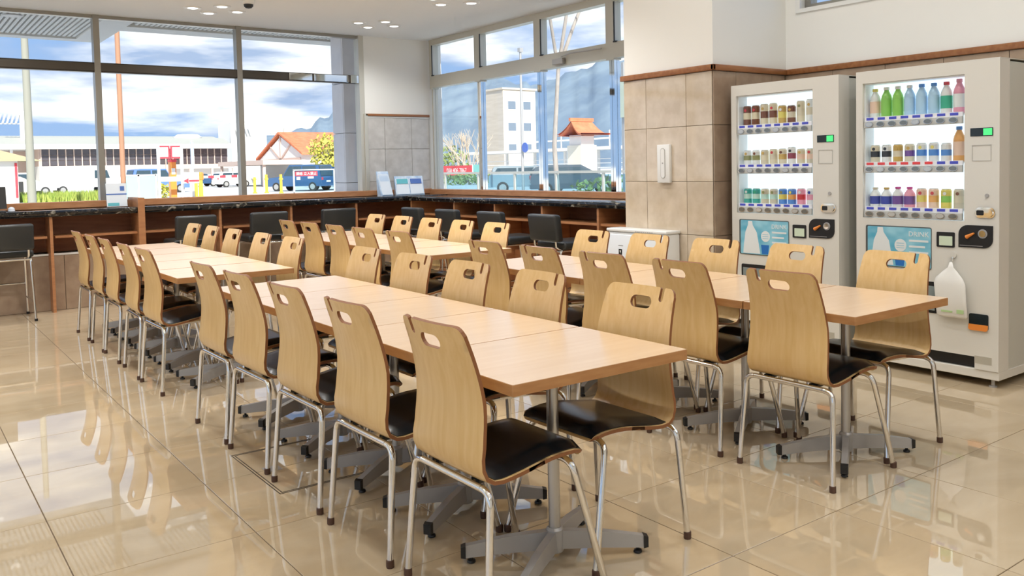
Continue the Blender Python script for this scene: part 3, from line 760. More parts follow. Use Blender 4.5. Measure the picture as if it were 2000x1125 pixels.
def vending(label, YL, redrow):
    t = thing('vending_machine', label, 'vending machine', (XF, YL, 0), group='drink vending machines')
    def B(s0, z0, x0, s1, z1, x1, bev=0, seg=1): return bx(x0, -s1, z0, x1, -s0, z1, bev, seg)
    B(.004, .07, .118, .873, 1.832, .715, .006).obj('body', M_VSIDE, t)
    d = MB()
    for s0, z0, s1, z1 in ((0, 1.77, .877, 1.842), (0, .935, .045, 1.77), (.683, .935, .877, 1.77), (0, .165, .877, .935)): d.box(0, -s1, z0, .118, -s0, z1)
    d.box(0, -.877, .095, .118, -.745, .165)
    dr = d.obj('door', M_VEND, t)
    B(.0, 1.8425, .002, .877, 1.846, .70).obj('top_cap', M_VEND, t)
    B(.04, .098, .03, .745, .165, .118).obj('kick_recess', M_BLACK, t)
    B(0, .045, .006, .877, .095, .70, .003).obj('base_plate', M_VEND, t)
    for s in (.05, .83):
        for x in (.04, .64): MB().lathe([(.022, 0), (.022, .006), (.010, .008), (.010, .046)], 12, (x, -s, 0)).obj('foot', M_STEEL, t)
    # lit display bay
    B(.045, .935, .114, .683, 1.77, .1178).obj('light_panel', M_VLIT, t)
    bay = MB(); bay.box(.02, -.052, .935, .114, -.0455, 1.77); bay.box(.02, -.6825, .935, .114, -.676, 1.77); bay.box(.02, -.676, 1.763, .114, -.052, 1.7695)
    bay.obj('bay_lining', M_VIN, t)
    B(.046, .9355, .022, .682, 1.769, .026).obj('display_glass', M_VGLASS, t)
    for r, zr in enumerate(ROWS_Z):
        B(.052, zr + .030, .028, .676, zr + .037, .113).obj('shelf', M_VIN, t)
        st = B(.052, zr - .022, .002, .668, zr + .019, .0215, .002).obj('button_strip', M_STRIP, t)
        B(.052, zr + .0195, .010, .668, zr + .045, .0215).obj('price_rail', M_LWH, st)
        for k in range(8):
            s = .090 + k * .0755
            bt = MB().prism(el(-s, zr, .026, .0165), 'x', -.004, .0018).obj('button', M_BTNR, t)
            MB().prism(el(-s, zr, .022, .0130), 'x', -.006, -.0042).obj('button_face', M_BTN if (k * 3 + r) % 4 else mat('pale_button', (.55, .56, .55), .15, .3), bt)  # some button faces are a paler grey
            B(s - .024, zr + .026, .0085, s + .024, zr + .041, .0098).obj('price_label', M_LRED if (r == 1 and redrow and k < 6) else M_LBLUE, st)
    # right-hand controls
    dsp = B(.717, 1.416, -.003, .843, 1.462, 0, .001).obj('status_display', M_LCD, t)
    B(.790, 1.420, -.0042, .838, 1.458, -.0032).obj('green_light', M_GREEN, dsp)
    q = MB(); q.box(-.0025, -.833, 1.277, 0, -.829, 1.368); q.box(-.0025, -.730, 1.277, 0, -.726, 1.368); q.box(-.0025, -.829, 1.277, 0, -.730, 1.281); q.box(-.0025, -.829, 1.364, 0, -.730, 1.368)
    q.obj('square_outline', mat('pale_grey_line', (.52, .51, .47), .4), t)
    MB().prism(el(-.811, 1.083, .011, .011), 'x', -.006, 0).obj('key_lock', M_STEEL, t)
    cp_ = MB().prism(rrect(-.856, .957, -.746, 1.016, .026, 5), 'x', -.006, 0).obj('coin_plate', M_MIRROR, t)
    MB().prism(rrect(-.795, .972, -.755, 1.0, .006, 3), 'x', -.0075, -.006).obj('coin_slot', M_BLACK, cp_)
    MB().prism(el(-.825, .986, .022, .022), 'x', -.012, -.006).obj('coin_knob', M_MIRROR, cp_)
    bz = MB().prism(arc(-.713, .854, .060, 90, 180, 6)[::-1] and (arc(-.705, .862, .052, 0, 90, 6) + [(-.845, .914), (-.845, .84)] + arc(-.795, .837, .050, 180, 270, 6) + [(-.653, .787)]), 'x', -.005, 0).obj('control_panel', M_BLACK, t)
    lv = MB(); lv.tube([(-.010, -.700, .845), (-.012, -.745, .870)], [.012, .005], 8); lv.obj('return_lever', M_ORANGE, bz)
    MB().prism(el(-.790, .868, .026, .026, 20), 'x', -.008, -.005).obj('coin_ring', M_STEEL, bz)
    MB().prism(el(-.790, .868, .018, .018, 20), 'x', -.012, -.008).obj('coin_face', M_MIRROR, bz)
    MB().prism([(-.66, .796), (-.79, .796), (-.79, .799), (-.66, .799)], 'x', -.0056, -.005).obj('fine_print', M_STEEL, bz)
    bl_ = MB().prism(rrect(-.630, .780, -.524, .868, .006, 3), 'x', -.005, 0).obj('bill_slot', M_BLACK, t)
    MB().prism(rrect(-.618, .790, -.540, .845, .003, 2), 'x', -.0062, -.005).obj('bill_sticker', mat('pale_green_sticker', (.66, .76, .58), .35), bl_)
    # poster window
    po = MB().prism(rrect(-.492, .640, -.068, .890, .012, 4), 'x', -.004, 0).obj('poster_bezel', mat('dark_bezel', (.08, .09, .09), .3), t)
    p2_ = MB().prism(rrect(-.490, .645, -.082, .884, .008, 4), 'x', -.0062, -.004).obj('poster', M_POST, po)
    p2_['label'] = 'blue drink poster with white bottle'
    for nm, poly, mt in (('poster_bottle', [(-.150, .880), (-.185, .880), (-.190, .850), (-.225, .800), (-.245, .700), (-.255, .650), (-.105, .650), (-.110, .700), (-.125, .800), (-.148, .850)], M_POSTW),
                         ('poster_cup', [(-.262, .715), (-.33, .715), (-.322, .650), (-.270, .650)], M_POSTD)):
        MB().prism(poly, 'x', -.0072, -.0062).obj(nm, mt, po)
    MB().prism(el(-.300, .775, .038, .038, 24), 'x', -.0072, -.0062).obj('poster_badge', M_POSTW, po)
    for k in range(3): B(.275, .786 - k * .014, -.0078, .325, .789 - k * .014, -.0072).obj('badge_line', M_POST, po)
    text_mesh('poster_title', 'DRINK', .042, M_POSTW, po, (-.0068, -.415, .845), (PI / 2, 0, -PI / 2))
    for k in range(3): B(.355, .800 - k * .035, -.0070, .475 - .02 * (k % 2), .812 - k * .035, -.0062).obj('poster_line', M_POSTW, po)
    # delivery opening, coin return, rating plate
    dl = MB().prism(rrect(-.530, .385, -.085, .570, .010, 3), 'x', -.004, 0).obj('delivery_frame', M_BLACK, t)
    B(.10, .40, -.0075, .515, .545, -.004, .002).obj('delivery_flap', mat('smoked_flap', (.28, .33, .33), .15, .2), dl)
    cr_ = MB().prism(rrect(-.822, .322, -.715, .412, .010, 3), 'x', -.006, 0).obj('coin_return', M_LCD, t)
    MB().prism([(-.822, .352), (-.715, .352), (-.715, .338)] + arc(-.727, .332, .014, 0, -90, 4) + arc(-.808, .332, .014, -90, -180, 4), 'x', -.012, -.006).obj('return_cup', M_ORANGE, cr_)
    B(.745, .130, -.0015, .840, .172, 0).obj('rating_plate', mat('silver_sticker', (.55, .53, .45), .3, .3), t)
    return t
vending('left drink vending machine with rows of cans, next to the pillar', 4.146, False)
vending('right drink vending machine with water bottles and hanging bag', 3.144, True)

def cmat(name, c): return mat('drink_' + name, c, .25, spec=.5)
DC = {'brown': (.20, .07, .03), 'gold': (.62, .40, .10), 'cream': (.75, .66, .48), 'white': (.82, .82, .80), 'red': (.65, .05, .06), 'black': (.03, .03, .03), 'green': (.28, .62, .10), 'dgreen': (.05, .42, .25), 'water': (.45, .66, .85),
      'blue': (.10, .28, .68), 'navy': (.04, .06, .38), 'pink': (.85, .35, .45), 'magenta': (.62, .06, .32), 'peach': (.86, .60, .45), 'yellow': (.80, .68, .15), 'olive': (.30, .30, .12), 'teal': (.06, .42, .36), 'orange': (.85, .42, .12), 'beige': (.68, .60, .45), 'purple': (.18, .08, .32), 'mint': (.55, .75, .65), 'wine': (.30, .05, .08)}
def can(label, x, y, z, h, c1, c2, c3, grp, wide=.029):
    t = thing('drink_can', label, 'can', (x, y, z), group=grp)
    MB().lathe([(wide * .86, 0), (wide, .006), (wide, h * .30), (wide, h * .34), (wide, h * .62), (wide, h * .66), (wide, h - .010), (wide * .84, h - .002)], 16, mis=[2, 0, 0, 1, 1, 0, 0, 2]).obj('can_body', [cmat(c1, DC[c1]), cmat(c2, DC[c2]), M_POLE], t)
    MB().lathe([(wide * .84, h - .002), (wide * .84, h + .001), (wide * .78, h + .001), (wide * .76, h - .001)], 14).obj('lid', M_POLE, t)
    MB().prism(el(-.004, h * .78, .010, .010, 10), 'x', -wide - .0006, -wide + .002).obj('emblem', cmat(c3, DC[c3]), t)
def bottle(label, x, y, z, h, c1, c2, c3, grp, w=.0325):
    t = thing('drink_bottle', label, 'bottle', (x, y, z), group=grp)
    MB().lathe([(w * .9, 0), (w, .006), (w, h * .62), (w * .86, h * .72), (w * .42, h * .88), (w * .42, h * .92)], 16).obj('bottle_body', cmat(c1, DC[c1]), t)
    MB().lathe([(w * 1.012, h * .18), (w * 1.02, h * .19), (w * 1.02, h * .56), (w * 1.012, h * .57)], 16).obj('label_wrap', cmat(c2, DC[c2]), t)
    MB().lathe([(w * .5, h * .90), (w * .52, h * .91), (w * .52, h * .995), (w * .44, h)], 14).obj('cap', cmat(c3, DC[c3]), t)
ZB = [z + .0372 for z in ROWS_Z]
v1 = [[('c', .145, 'brown', 'cream', 'red'), ('c', .145, 'brown', 'cream', 'red'), ('c', .150, 'cream', 'brown', 'gold'), ('c', .150, 'cream', 'brown', 'red'), ('c', .130, 'gold', 'yellow', 'white'), ('c', .125, 'brown', 'beige', 'gold'), ('c', .150, 'cream', 'beige', 'olive'), ('c', .155, 'white', 'beige', 'gold')],
      [('c', .105, 'white', 'olive', 'gold'), ('c', .105, 'white', 'olive', 'brown'), ('c', .105, 'beige', 'cream', 'gold'), ('c', .110, 'cream', 'beige', 'red'), ('c', .110, 'cream', 'gold', 'brown'), ('c', .120, 'white', 'wine', 'black'), ('c', .105, 'cream', 'peach', 'gold'), ('c', .105, 'beige', 'peach', 'red')],
      [('c', .110, 'teal', 'mint', 'white'), ('c', .110, 'teal', 'mint', 'dgreen'), ('c', .108, 'beige', 'mint', 'olive'), ('c', .108, 'beige', 'mint', 'olive'), ('c', .110, 'blue', 'yellow', 'olive'), ('c', .110, 'blue', 'orange', 'yellow'), ('c', .112, 'pink', 'red', 'white'), ('c', .112, 'white', 'pink', 'navy')]]
v2 = [[('b', .185, 'white', 'peach', 'yellow'), ('b', .190, 'green', 'green', 'white'), ('b', .190, 'green', 'green', 'white'), ('b', .190, 'water', 'water', 'white'), ('b', .190, 'water', 'water', 'blue'), ('b', .190, 'water', 'water', 'blue'), ('b', .190, 'white', 'dgreen', 'red'), ('b', .200, 'pink', 'white', 'pink')],
      [('c', .112, 'cream', 'black', 'black'), ('c', .112, 'white', 'black', 'black'), ('c', .112, 'gold', 'cream', 'gold'), ('c', .112, 'cream', 'purple', 'gold'), ('c', .115, 'white', 'blue', 'yellow'), ('c', .115, 'white', 'blue', 'yellow'), ('c', .110, 'white', 'blue', 'white'), ('b', .205, 'orange', 'peach', 'blue')],
      [('b', .125, 'white', 'navy', 'beige'), ('b', .125, 'white', 'navy', 'gold'), ('b', .130, 'white', 'purple', 'magenta'), ('b', .130, 'pink', 'purple', 'magenta'), ('c', .120, 'peach', 'yellow', 'red'), ('c', .120, 'peach', 'orange', 'red'), ('c', .118, 'yellow', 'green', 'white'), ('c', .118, 'beige', 'cream', 'brown')]]
SHN = ['top', 'middle', 'bottom']
CN = {'dgreen': 'dark green', 'wine': 'dark red', 'water': 'pale blue', 'mint': 'pale green', 'navy': 'navy blue'}
for vi, (tab, YL) in enumerate(((v1, 4.146), (v2, 3.144))):
    for r in range(3):
        for k, (ty, h, a, b, c) in enumerate(tab[r]):
            nm = 'can' if ty == 'c' else 'bottle'
            ca, cb_ = CN.get(a, a), CN.get(b, b)
            lab = '%s %s, %s on the %s shelf, %s vending machine' % (ca if ca == cb_ else '%s and %s' % (ca, cb_), nm, ORD[k], SHN[r], ('left', 'right')[vi])
            (can if ty == 'c' else bottle)(lab, XF + .070, YL - (.090 + k * .0755), ZB[r], h, a, b, c, 'drinks inside the %s vending machine' % ('left', 'right')[vi])

# bag hanging from a hook on the right machine
hk = thing('suction_hook', 'clear suction hook stuck on the right vending machine', 'hook', (XF, 3.144 - .622, .738))
m = MB(); m.prism(el(0, 0, .019, .019, 18), 'x', -.008, -.0005); m.obj('suction_cup', mat('milky_plastic', (.72, .70, .64), .15), hk)
MB().tube([(-.009, 0, -.012), (-.012, 0, -.040), (-.022, 0, -.046), (-.026, 0, -.036)], .004, 8).obj('hook_arm', M_MIRROR, hk)
bg_ = thing('plastic_bag', 'white plastic bag hanging on the right vending machine', 'bag', (XF - .024, 3.144 - .622, .38))
m = MB(); secs = [(.0, .080, .016, -.012), (.012, .090, .022, -.010), (.10, .091, .030, -.004), (.195, .092, .034, .002), (.225, .080, .028, .004), (.262, .045, .018, .002), (.288, .016, .010, 0), (.318, .008, .006, 0)]
vs = []; n = 14
for z, hw_, dp, off in secs:
    for k in range(n):
        a = 2 * PI * k / n; ca, sa = math.cos(a), math.sin(a)
        vs.append((-dp * .5 + dp * .5 * math.copysign(abs(sa) ** .8, sa) - .001, off + hw_ * math.copysign(abs(ca) ** .7, ca), z))
m.add(vs, [(i * n + k, i * n + (k + 1) % n, (i + 1) * n + (k + 1) % n, (i + 1) * n + k) for i in range(len(secs) - 1) for k in range(n)] + [tuple(range(n))[::-1], tuple(range((len(secs) - 1) * n, len(secs) * n))], 0, True)
m.obj('bag_body', mat('white_film', (.84, .83, .79), .3), bg_)
bx(-.0285, -.085, .028, -.026, -.045, .050).obj('green_print', mat('green_print', (.45, .62, .30), .5), bg_)
bx(-.0285, -.02, .030, -.026, .045, .040).obj('green_print', mat('green_print', (.45, .62, .30), .5), bg_)

# ================================================================ OUTSIDE
ZG = -.15
M_ASPH = mat_noise('pale_concrete', (.58, .58, .56), (.66, .66, .64), (.3, .3, .3), 4, rough=.9)
M_EWHITE = mat('exterior_white', (.80, .79, .76), .6)
M_ESTONE = mat_noise('exterior_stone', (.76, .73, .76), (.82, .79, .82), (5, 5, 5), 5, rough=.35, rand=.04)
M_GRASS = mat_noise('grass_green', (.22, .34, .05), (.42, .46, .10), (3, 3, 3), 3, rough=.8)
M_LEAFY = mat_noise('yellow_green_leaf', (.45, .46, .06), (.62, .55, .12), (6, 6, 6), 2, rough=.7)
M_LEAFG = mat_noise('dull_green_leaf', (.14, .22, .07), (.30, .36, .12), (6, 6, 6), 2, rough=.7)
M_BARK = mat_noise('grey_bark', (.30, .26, .23), (.40, .36, .32), (9, 9, 3), 4, rough=.9)
M_TWIG = mat('pale_twig', (.55, .46, .36), .9)
M_ROOFO = mat_noise('orange_roof_tile', (.60, .17, .075), (.70, .24, .11), (2, 2, 2), 3, rough=.7)
M_ROOFG = mat('grey_green_roof', (.42, .42, .37), .6)
M_EGLASS = mat('far_window_glass', (.085, .075, .085), .1)
M_PINKW = mat('pinkish_render', (.62, .47, .40), .7)
M_BEIGE = mat_noise('beige_apartment_wall', (.56, .49, .40), (.62, .55, .46), (.3, .3, 2.5), 2, rough=.8)
M_HILL = mat_noise('hazed_wooded_hillside', (.15, .21, .28), (.23, .30, .36), (.05, .05, .08), 7, rough=1.0)  # bluish haze of distance is mixed into the forest colour
M_RED = mat('sign_red', (.68, .05, .07), .5); M_YEL = mat('sign_yellow', (.82, .55, .06), .5); M_EBLUE = mat('sign_blue', (.09, .16, .50), .5)
M_TEALG = mat('teal_mesh_panel', (.35, .55, .53), .5)
M_TYRE = mat('tyre_rubber', (.03, .03, .03), .7)
M_CGLASS = mat('car_glass', (.05, .08, .10), .06)
tag(bx(-260, -60, ZG - .3, 340, 520, ZG).obj('ground', M_ASPH), 'bright paved car park and road outside the windows', 'ground', kind='structure')
# hills on the horizon
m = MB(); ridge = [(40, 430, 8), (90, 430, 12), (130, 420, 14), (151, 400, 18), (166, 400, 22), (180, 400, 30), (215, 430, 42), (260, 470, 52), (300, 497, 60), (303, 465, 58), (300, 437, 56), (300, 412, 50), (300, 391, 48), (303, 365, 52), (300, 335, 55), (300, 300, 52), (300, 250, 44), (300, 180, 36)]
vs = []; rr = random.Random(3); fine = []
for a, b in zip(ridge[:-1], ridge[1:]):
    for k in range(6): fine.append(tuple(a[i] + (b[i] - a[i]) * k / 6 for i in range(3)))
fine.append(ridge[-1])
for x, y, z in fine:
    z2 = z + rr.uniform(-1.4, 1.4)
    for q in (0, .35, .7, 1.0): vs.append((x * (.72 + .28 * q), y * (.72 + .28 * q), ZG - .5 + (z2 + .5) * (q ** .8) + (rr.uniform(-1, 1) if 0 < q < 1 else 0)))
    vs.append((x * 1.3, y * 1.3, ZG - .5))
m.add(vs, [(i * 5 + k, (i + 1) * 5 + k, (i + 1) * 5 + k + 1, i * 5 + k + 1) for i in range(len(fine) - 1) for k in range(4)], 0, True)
tag(m.obj('hills', M_HILL), 'wooded hills on the horizon, blue haze painted into their colour', 'hill', kind='structure')

# porch roof outside the far window, slatted underside
so = thing('porch_soffit', 'white slatted porch ceiling outside the far window', 'porch', (0, 0, 3.06), kind='structure')
m = MB(); m.box(-4, YW + .16, .05, 2.42, 12.62, .30); m.box(2.42, YW + .16, .05, 6.6, 11.45, .30); m.obj('slab', M_EWHITE, so)
for (x0, x1, y1) in ((-1.2, 2.06, 12.36), (2.50, 6.0, 11.05)):
    k = 0; x = x0
    while x < x1:
        bx(x, YW + .20, 0, x + .032, y1, .05).obj('slat', M_EWHITE, so); x += .056
m = MB(); m.box(-4, 12.40, -.02, 2.42, 12.62, .05); m.box(2.10, YW + .2, -.02, 2.42, 12.40, .05); m.box(2.42, 11.09, -.02, 6.6, 11.45, .05); m.obj('border', M_EWHITE, so)
for x, y in ((1.25, 11.0), (1.05, 12.0)):
    MB().lathe([(.06, -.012), (.10, -.012), (.11, 0)], 16, (x, y, 0)).obj('soffit_light', M_STEEL, so)
ep = thing('porch_pillar', 'grey stone clad porch pillar outside the window corner', 'pillar', (0, 0, 0), kind='structure')
bx(4.86, 10.43, ZG, 6.27, 10.75, 3.06).obj('core', M_TGROUT, ep)
for k in range(5):
    z0 = ZG + k * .642
    for a, b in ((4.83, 5.56), (5.56, 6.30)): bx(a + .002, 10.40, z0 + .003, b - .002, 10.43, z0 + .639).obj('stone_slab', M_ESTONE, ep)
    bx(4.83, 10.432, z0 + .003, 4.86, 10.75, z0 + .639).obj('stone_slab', M_ESTONE, ep); bx(6.27, 10.432, z0 + .003, 6.30, 10.75, z0 + .639).obj('stone_slab', M_ESTONE, ep)

def post(name, label, cat, x, y, r0, r1, h, m_, n=12):
    t = thing(name, label, cat, (x, y, ZG))
    MB().lathe([(r0, 0), (r1, h)], n).obj('shaft', m_, t)
    MB().lathe([(r0 * 1.7, 0), (r0 * 1.7, .06), (r0 * 1.1, .10)], n).obj('base', m_, t)
    return t
post('utility_pole', 'tall thick pale concrete pole outside the far window', 'pole', 4.92, 40, .165, .10, 12, mat('pale_concrete_pole', (.30, .295, .245), .8))
post('lamp_pole', 'slim orange brown pole outside the far window', 'pole', 7.30, 35, .095, .085, 9.5, mat('salmon_pole', (.40, .20, .115), .6))

# long low station building
sb = thing('station_building', 'long low white station building with a strip of windows', 'building', (0, 110, ZG))
bx(14.4, 0, 0, 35.2, 10, 2.55).obj('lower_wall', M_EWHITE, sb)
bx(14.4, .25, 2.55, 35.2, 9, 4.45).obj('window_band', M_PINKW, sb)
m = MB(); m.box(3.0, -1.2, 4.45, 35.6, 10, 4.98); m.obj('fascia', M_EWHITE, sb)
m = MB(); m.prism([(-1.0, 4.98), (11, 4.98), (6.5, 6.2)], 'x', 3.0, 35.4); m.prism([(-1.0, 4.98), (2.5, 5.85), (2.5, 4.98)], 'x', 3.0, 35.4); m.obj('roof', M_ROOFG, sb)
nb = 25; w = (35.2 - 14.6) / nb
pane_me = {}
for i in range(nb):
    x = 14.6 + i * w
    bx(x - .05, .02, 2.5, x + .05, .26, 4.45).obj('mullion', M_PINKW, sb)
    for z0, z1 in ((2.6, 3.12), (3.2, 3.72), (3.8, 4.42)):
        bx(x + .08, .12, z0, x + w - .08, .24, z1).obj('pane', M_EGLASS, sb)
for x in (5.2, 8.4, 11.6): bx(x, -.5, 0, x + .25, -.25, 4.45).obj('post', M_EWHITE, sb)
bx(3.0, 6, 0, 14.4, 6.3, 4.4).obj('rear_wall', M_PINKW, sb)
bx(27.5, -1.0, 2.0, 35.6, -.6, 2.55).obj('canopy_beam', M_PINKW, sb)
for i in range(4): bx(27.6 + i * 2.6, -.98, 0, 27.85 + i * 2.6, -.7, 2.0).obj('canopy_post', M_PINKW, sb)
MB().lathe([(1.6, 0), (1.7, .5), (1.2, .85), (.001, .9)], 20, (31.5, 4, 5.5)).obj('roof_dome', M_EWHITE, sb)
def louvre(label, x, y, z, sgn, base):
    t = thing('roof_louvre', label, 'rooftop equipment', (x, y, base))
    h = z - base
    bx(-.28, -.28, 0, .28, .28, h).obj('mast', M_EWHITE, t)
    for k in range(5): MB().prism([(sgn * (.6 + k * .42), h - 1.35), (sgn * (.75 + k * .42), h - 1.35), (sgn * (.45 + k * .42), h - .35), (sgn * (.30 + k * .42), h - .35)][::1] if False else [(h - 1.35, sgn * (.6 + k * .42)), (h - 1.35, sgn * (.75 + k * .42)), (h - .35, sgn * (.45 + k * .42)), (h - .35, sgn * (.30 + k * .42))], 'y', -.3, .3).obj('fin', M_EWHITE, t)
    bx(min(0, sgn * 2.6), -.05, h - 1.45, max(0, sgn * 2.6), .05, h - 1.35).obj('arm', M_EWHITE, t)
louvre('white finned mast at the left end of the station roof', 13.2, 112, 8.6, -1, 5.0)
louvre('white finned mast on the station roof before the tower', 36.5, 112, 7.2, 1, 4.9)
louvre('white finned mast between the tower and orange roofed house', 47.8, 123, 8.2, -1, ZG)
tw = thing('tower_block', 'plain white block tower with thin antennas beyond the station', 'building', (40.6, 125, ZG))
bx(0, 0, 0, 5.1, 6, 8.5).obj('body', M_EWHITE, tw)
bx(1.2, -.06, 5.8, 1.6, 0, 7.6).obj('window_slit', M_EGLASS, tw)
for x, h in ((.2, 1.6), (3.3, 2.2), (4.8, 1.4)): MB().tube([(x, 1, 8.5), (x, 1, 8.5 + h)], .06, 6).obj('antenna', M_EWHITE, tw)
hs = thing('gabled_house', 'orange roofed house with white half timbered gable', 'house', (33, 0, ZG))
m = MB(); m.prism([(81.6, 0), (93.2, 0), (93.2, 2.75), (87, 5.0), (81.6, 3.1)], 'x', .25, 13); m.obj('walls', M_EWHITE, hs)
m = MB()
m.add([(0, 80.9, 3.02), (14, 80.9, 3.02), (14, 87, 5.3), (0, 87, 5.3), (0, 80.9, 3.22), (14, 80.9, 3.22), (14, 87, 5.5), (0, 87, 5.5)], [(0, 3, 2, 1), (4, 5, 6, 7), (0, 1, 5, 4), (0, 4, 7, 3), (1, 2, 6, 5)])
m.add([(0, 93.8, 2.7), (14, 93.8, 2.7), (14, 87, 5.3), (0, 87, 5.3), (0, 93.8, 2.9), (14, 93.8, 2.9), (14, 87, 5.5), (0, 87, 5.5)], [(0, 1, 2, 3), (7, 6, 5, 4), (4, 5, 1, 0), (3, 7, 4, 0), (5, 6, 2, 1)])
m.obj('roof', M_ROOFO, hs)
for p, q in (((87, 5.1), (87, 2.7)), ((84.3, 4.1), (86.9, 2.7)), ((89.8, 4.0), (87.1, 2.7)), ((81.7, 2.7), (93.4, 2.6))):
    d = (Vector(q) - Vector(p)).normalized(); nn = Vector((-d.y, d.x)) * .10
    MB().prism([(p[0] + nn.x, p[1] + nn.y), (p[0] - nn.x, p[1] - nn.y), (q[0] - nn.x, q[1] - nn.y), (q[0] + nn.x, q[1] + nn.y)], 'x', .16, .25).obj('timber', M_PINKW, hs)
bx(-4, 80.5, 2.1, .2, 94, 2.55).obj('carport_roof', M_PINKW, hs)
for y in (80.8, 87, 93.4): bx(-3.9, y, 0, -3.65, y + .25, 2.1).obj('carport_post', M_PINKW, hs)

# vegetation
def leaf_mesh(pts, size, rnd):
    m = MB()
    for p in pts:
        a = Vector((rnd.uniform(-1, 1), rnd.uniform(-1, 1), rnd.uniform(-1, 1))).normalized(); b = a.cross(Vector((rnd.uniform(-1, 1), rnd.uniform(-1, 1), rnd.uniform(-1, 1)))).normalized()
        s = size * rnd.uniform(.6, 1.3); p = Vector(p)
        m.quad(p - a * s - b * s * .5, p + a * s - b * s * .5, p + a * s + b * s * .5, p - a * s + b * s * .5)
    return m
def blob(rnd, n, c, r):
    out = []
    while len(out) < n:
        v = Vector((rnd.uniform(-1, 1), rnd.uniform(-1, 1), rnd.uniform(-1, 1)))
        if v.length < 1: out.append((c[0] + v.x * r[0], c[1] + v.y * r[1], c[2] + v.z * r[2]))
    return out
def branch(m, p, d, r, ln, depth, rnd, spread=.55):
    p2 = p + d * ln; mid = p + d * ln * .5 + Vector((rnd.uniform(-1, 1), rnd.uniform(-1, 1), 0)) * ln * .04
    m.tube([p, mid, p2], [r, r * .85, r * .68], 6, cap=False)
    if depth == 0: return
    for k in range(rnd.choice((2, 3))):
        q = (d + Vector((rnd.uniform(-1, 1), rnd.uniform(-1, 1), rnd.uniform(-.2, .7))) * spread).normalized()
        branch(m, p2, q, r * rnd.uniform(.55, .75), ln * rnd.uniform(.55, .8), depth - 1, rnd, spread)
def tree(label, x, y, trunk, r, crown_pts, mt, ls, seed, name='leafy_tree', depth=2):
    rnd = random.Random(seed); t = thing(name, label, 'tree', (x, y, ZG))
    m = MB(); branch(m, Vector((0, 0, 0)), Vector((.02, .01, 1)).normalized(), r, trunk, depth, rnd); m.obj('trunk', M_BARK if mt else M_BARK, t)
    if mt:
        pts = []
        for n_, c, rr_ in crown_pts: pts += blob(rnd, n_, c, rr_)
        tag(leaf_mesh(pts, ls, rnd).obj('foliage', mt, t), kind='stuff')
    return t
tree('bright yellow green tree before the orange roofed house', 30.6, 70, 1.7, .12, [(500, (0, 0, 3.1), (1.5, 1.3, 1.5)), (260, (.9, -.2, 2.0), (1.2, 1, .9))], M_LEAFY, .16, 4)
tree('large bare tree close outside the side window', 13.9, 17.3, 3.9, .075, [], None, 0, 21, 'bare_tree', 4)
tree('small bare tree near the pillar outside the side window', 14.5, 13.7, 2.4, .06, [], None, 0, 33, 'bare_tree', 4)
for k, (x, y, s) in enumerate(((46, 71, 31), (48, 75, 32))):
    t = thing('bare_shrub', ('pale bare shrub beyond the red banner', 'pale bare shrub left of the beige apartment block')[k], 'shrub', (x, y, ZG))
    rnd = random.Random(s); m = MB()
    for q in range(7): branch(m, Vector((rnd.uniform(-.6, .6), rnd.uniform(-.6, .6), 0)), Vector((rnd.uniform(-.35, .35), rnd.uniform(-.35, .35), 1)).normalized(), .07, 2.0, 3, rnd, .5)
    m.obj('branches', M_TWIG, t)
def bush(label, x, y, n, r, mt, ls, seed, name='bush'):
    rnd = random.Random(seed); t = thing(name, label, 'bush', (x, y, ZG))
    tag(leaf_mesh(blob(rnd, n, (0, 0, r[2] * .8), r), ls, rnd).obj('foliage', mt, t), kind='stuff')
    m = MB(); branch(m, Vector((0, 0, 0)), Vector((0, 0, 1)), .05, r[2] * .5, 1, rnd); m.obj('stem', M_BARK, t)
bush('round green bush below the red banner', 40, 62, 420, (3.0, 3.2, .55), M_LEAFG, .13, 8)
bush('dull green bush behind the red banner', 52, 84, 260, (2.0, 2.0, 2.2), M_LEAFG, .22, 9)
bush('clipped hedge behind the glass railing near the pillar', 24, 24.5, 700, (1.2, 4.5, .62), M_LEAFG, .10, 10, 'hedge')
bush('yellow planting at the foot of the white signs', 13.2, 54.6, 260, (.9, .8, .55), M_LEAFY, .10, 12)
rnd = random.Random(2); m = MB()
for i in range(5200):
    x, y = rnd.uniform(6.4, 11.8), rnd.uniform(54.5, 60.5)
    h = rnd.uniform(.25, .62); a = rnd.uniform(0, PI); dx, dy = math.cos(a) * .035, math.sin(a) * .035; lx, ly = rnd.uniform(-.12, .12), rnd.uniform(-.12, .12)
    m.add([(x - dx, y - dy, ZG), (x + dx, y + dy, ZG), (x + lx, y + ly, ZG + h)], [(0, 1, 2)])
tag(m.obj('grass', M_GRASS), 'strip of long green grass outside the far window', 'grass', kind='stuff')

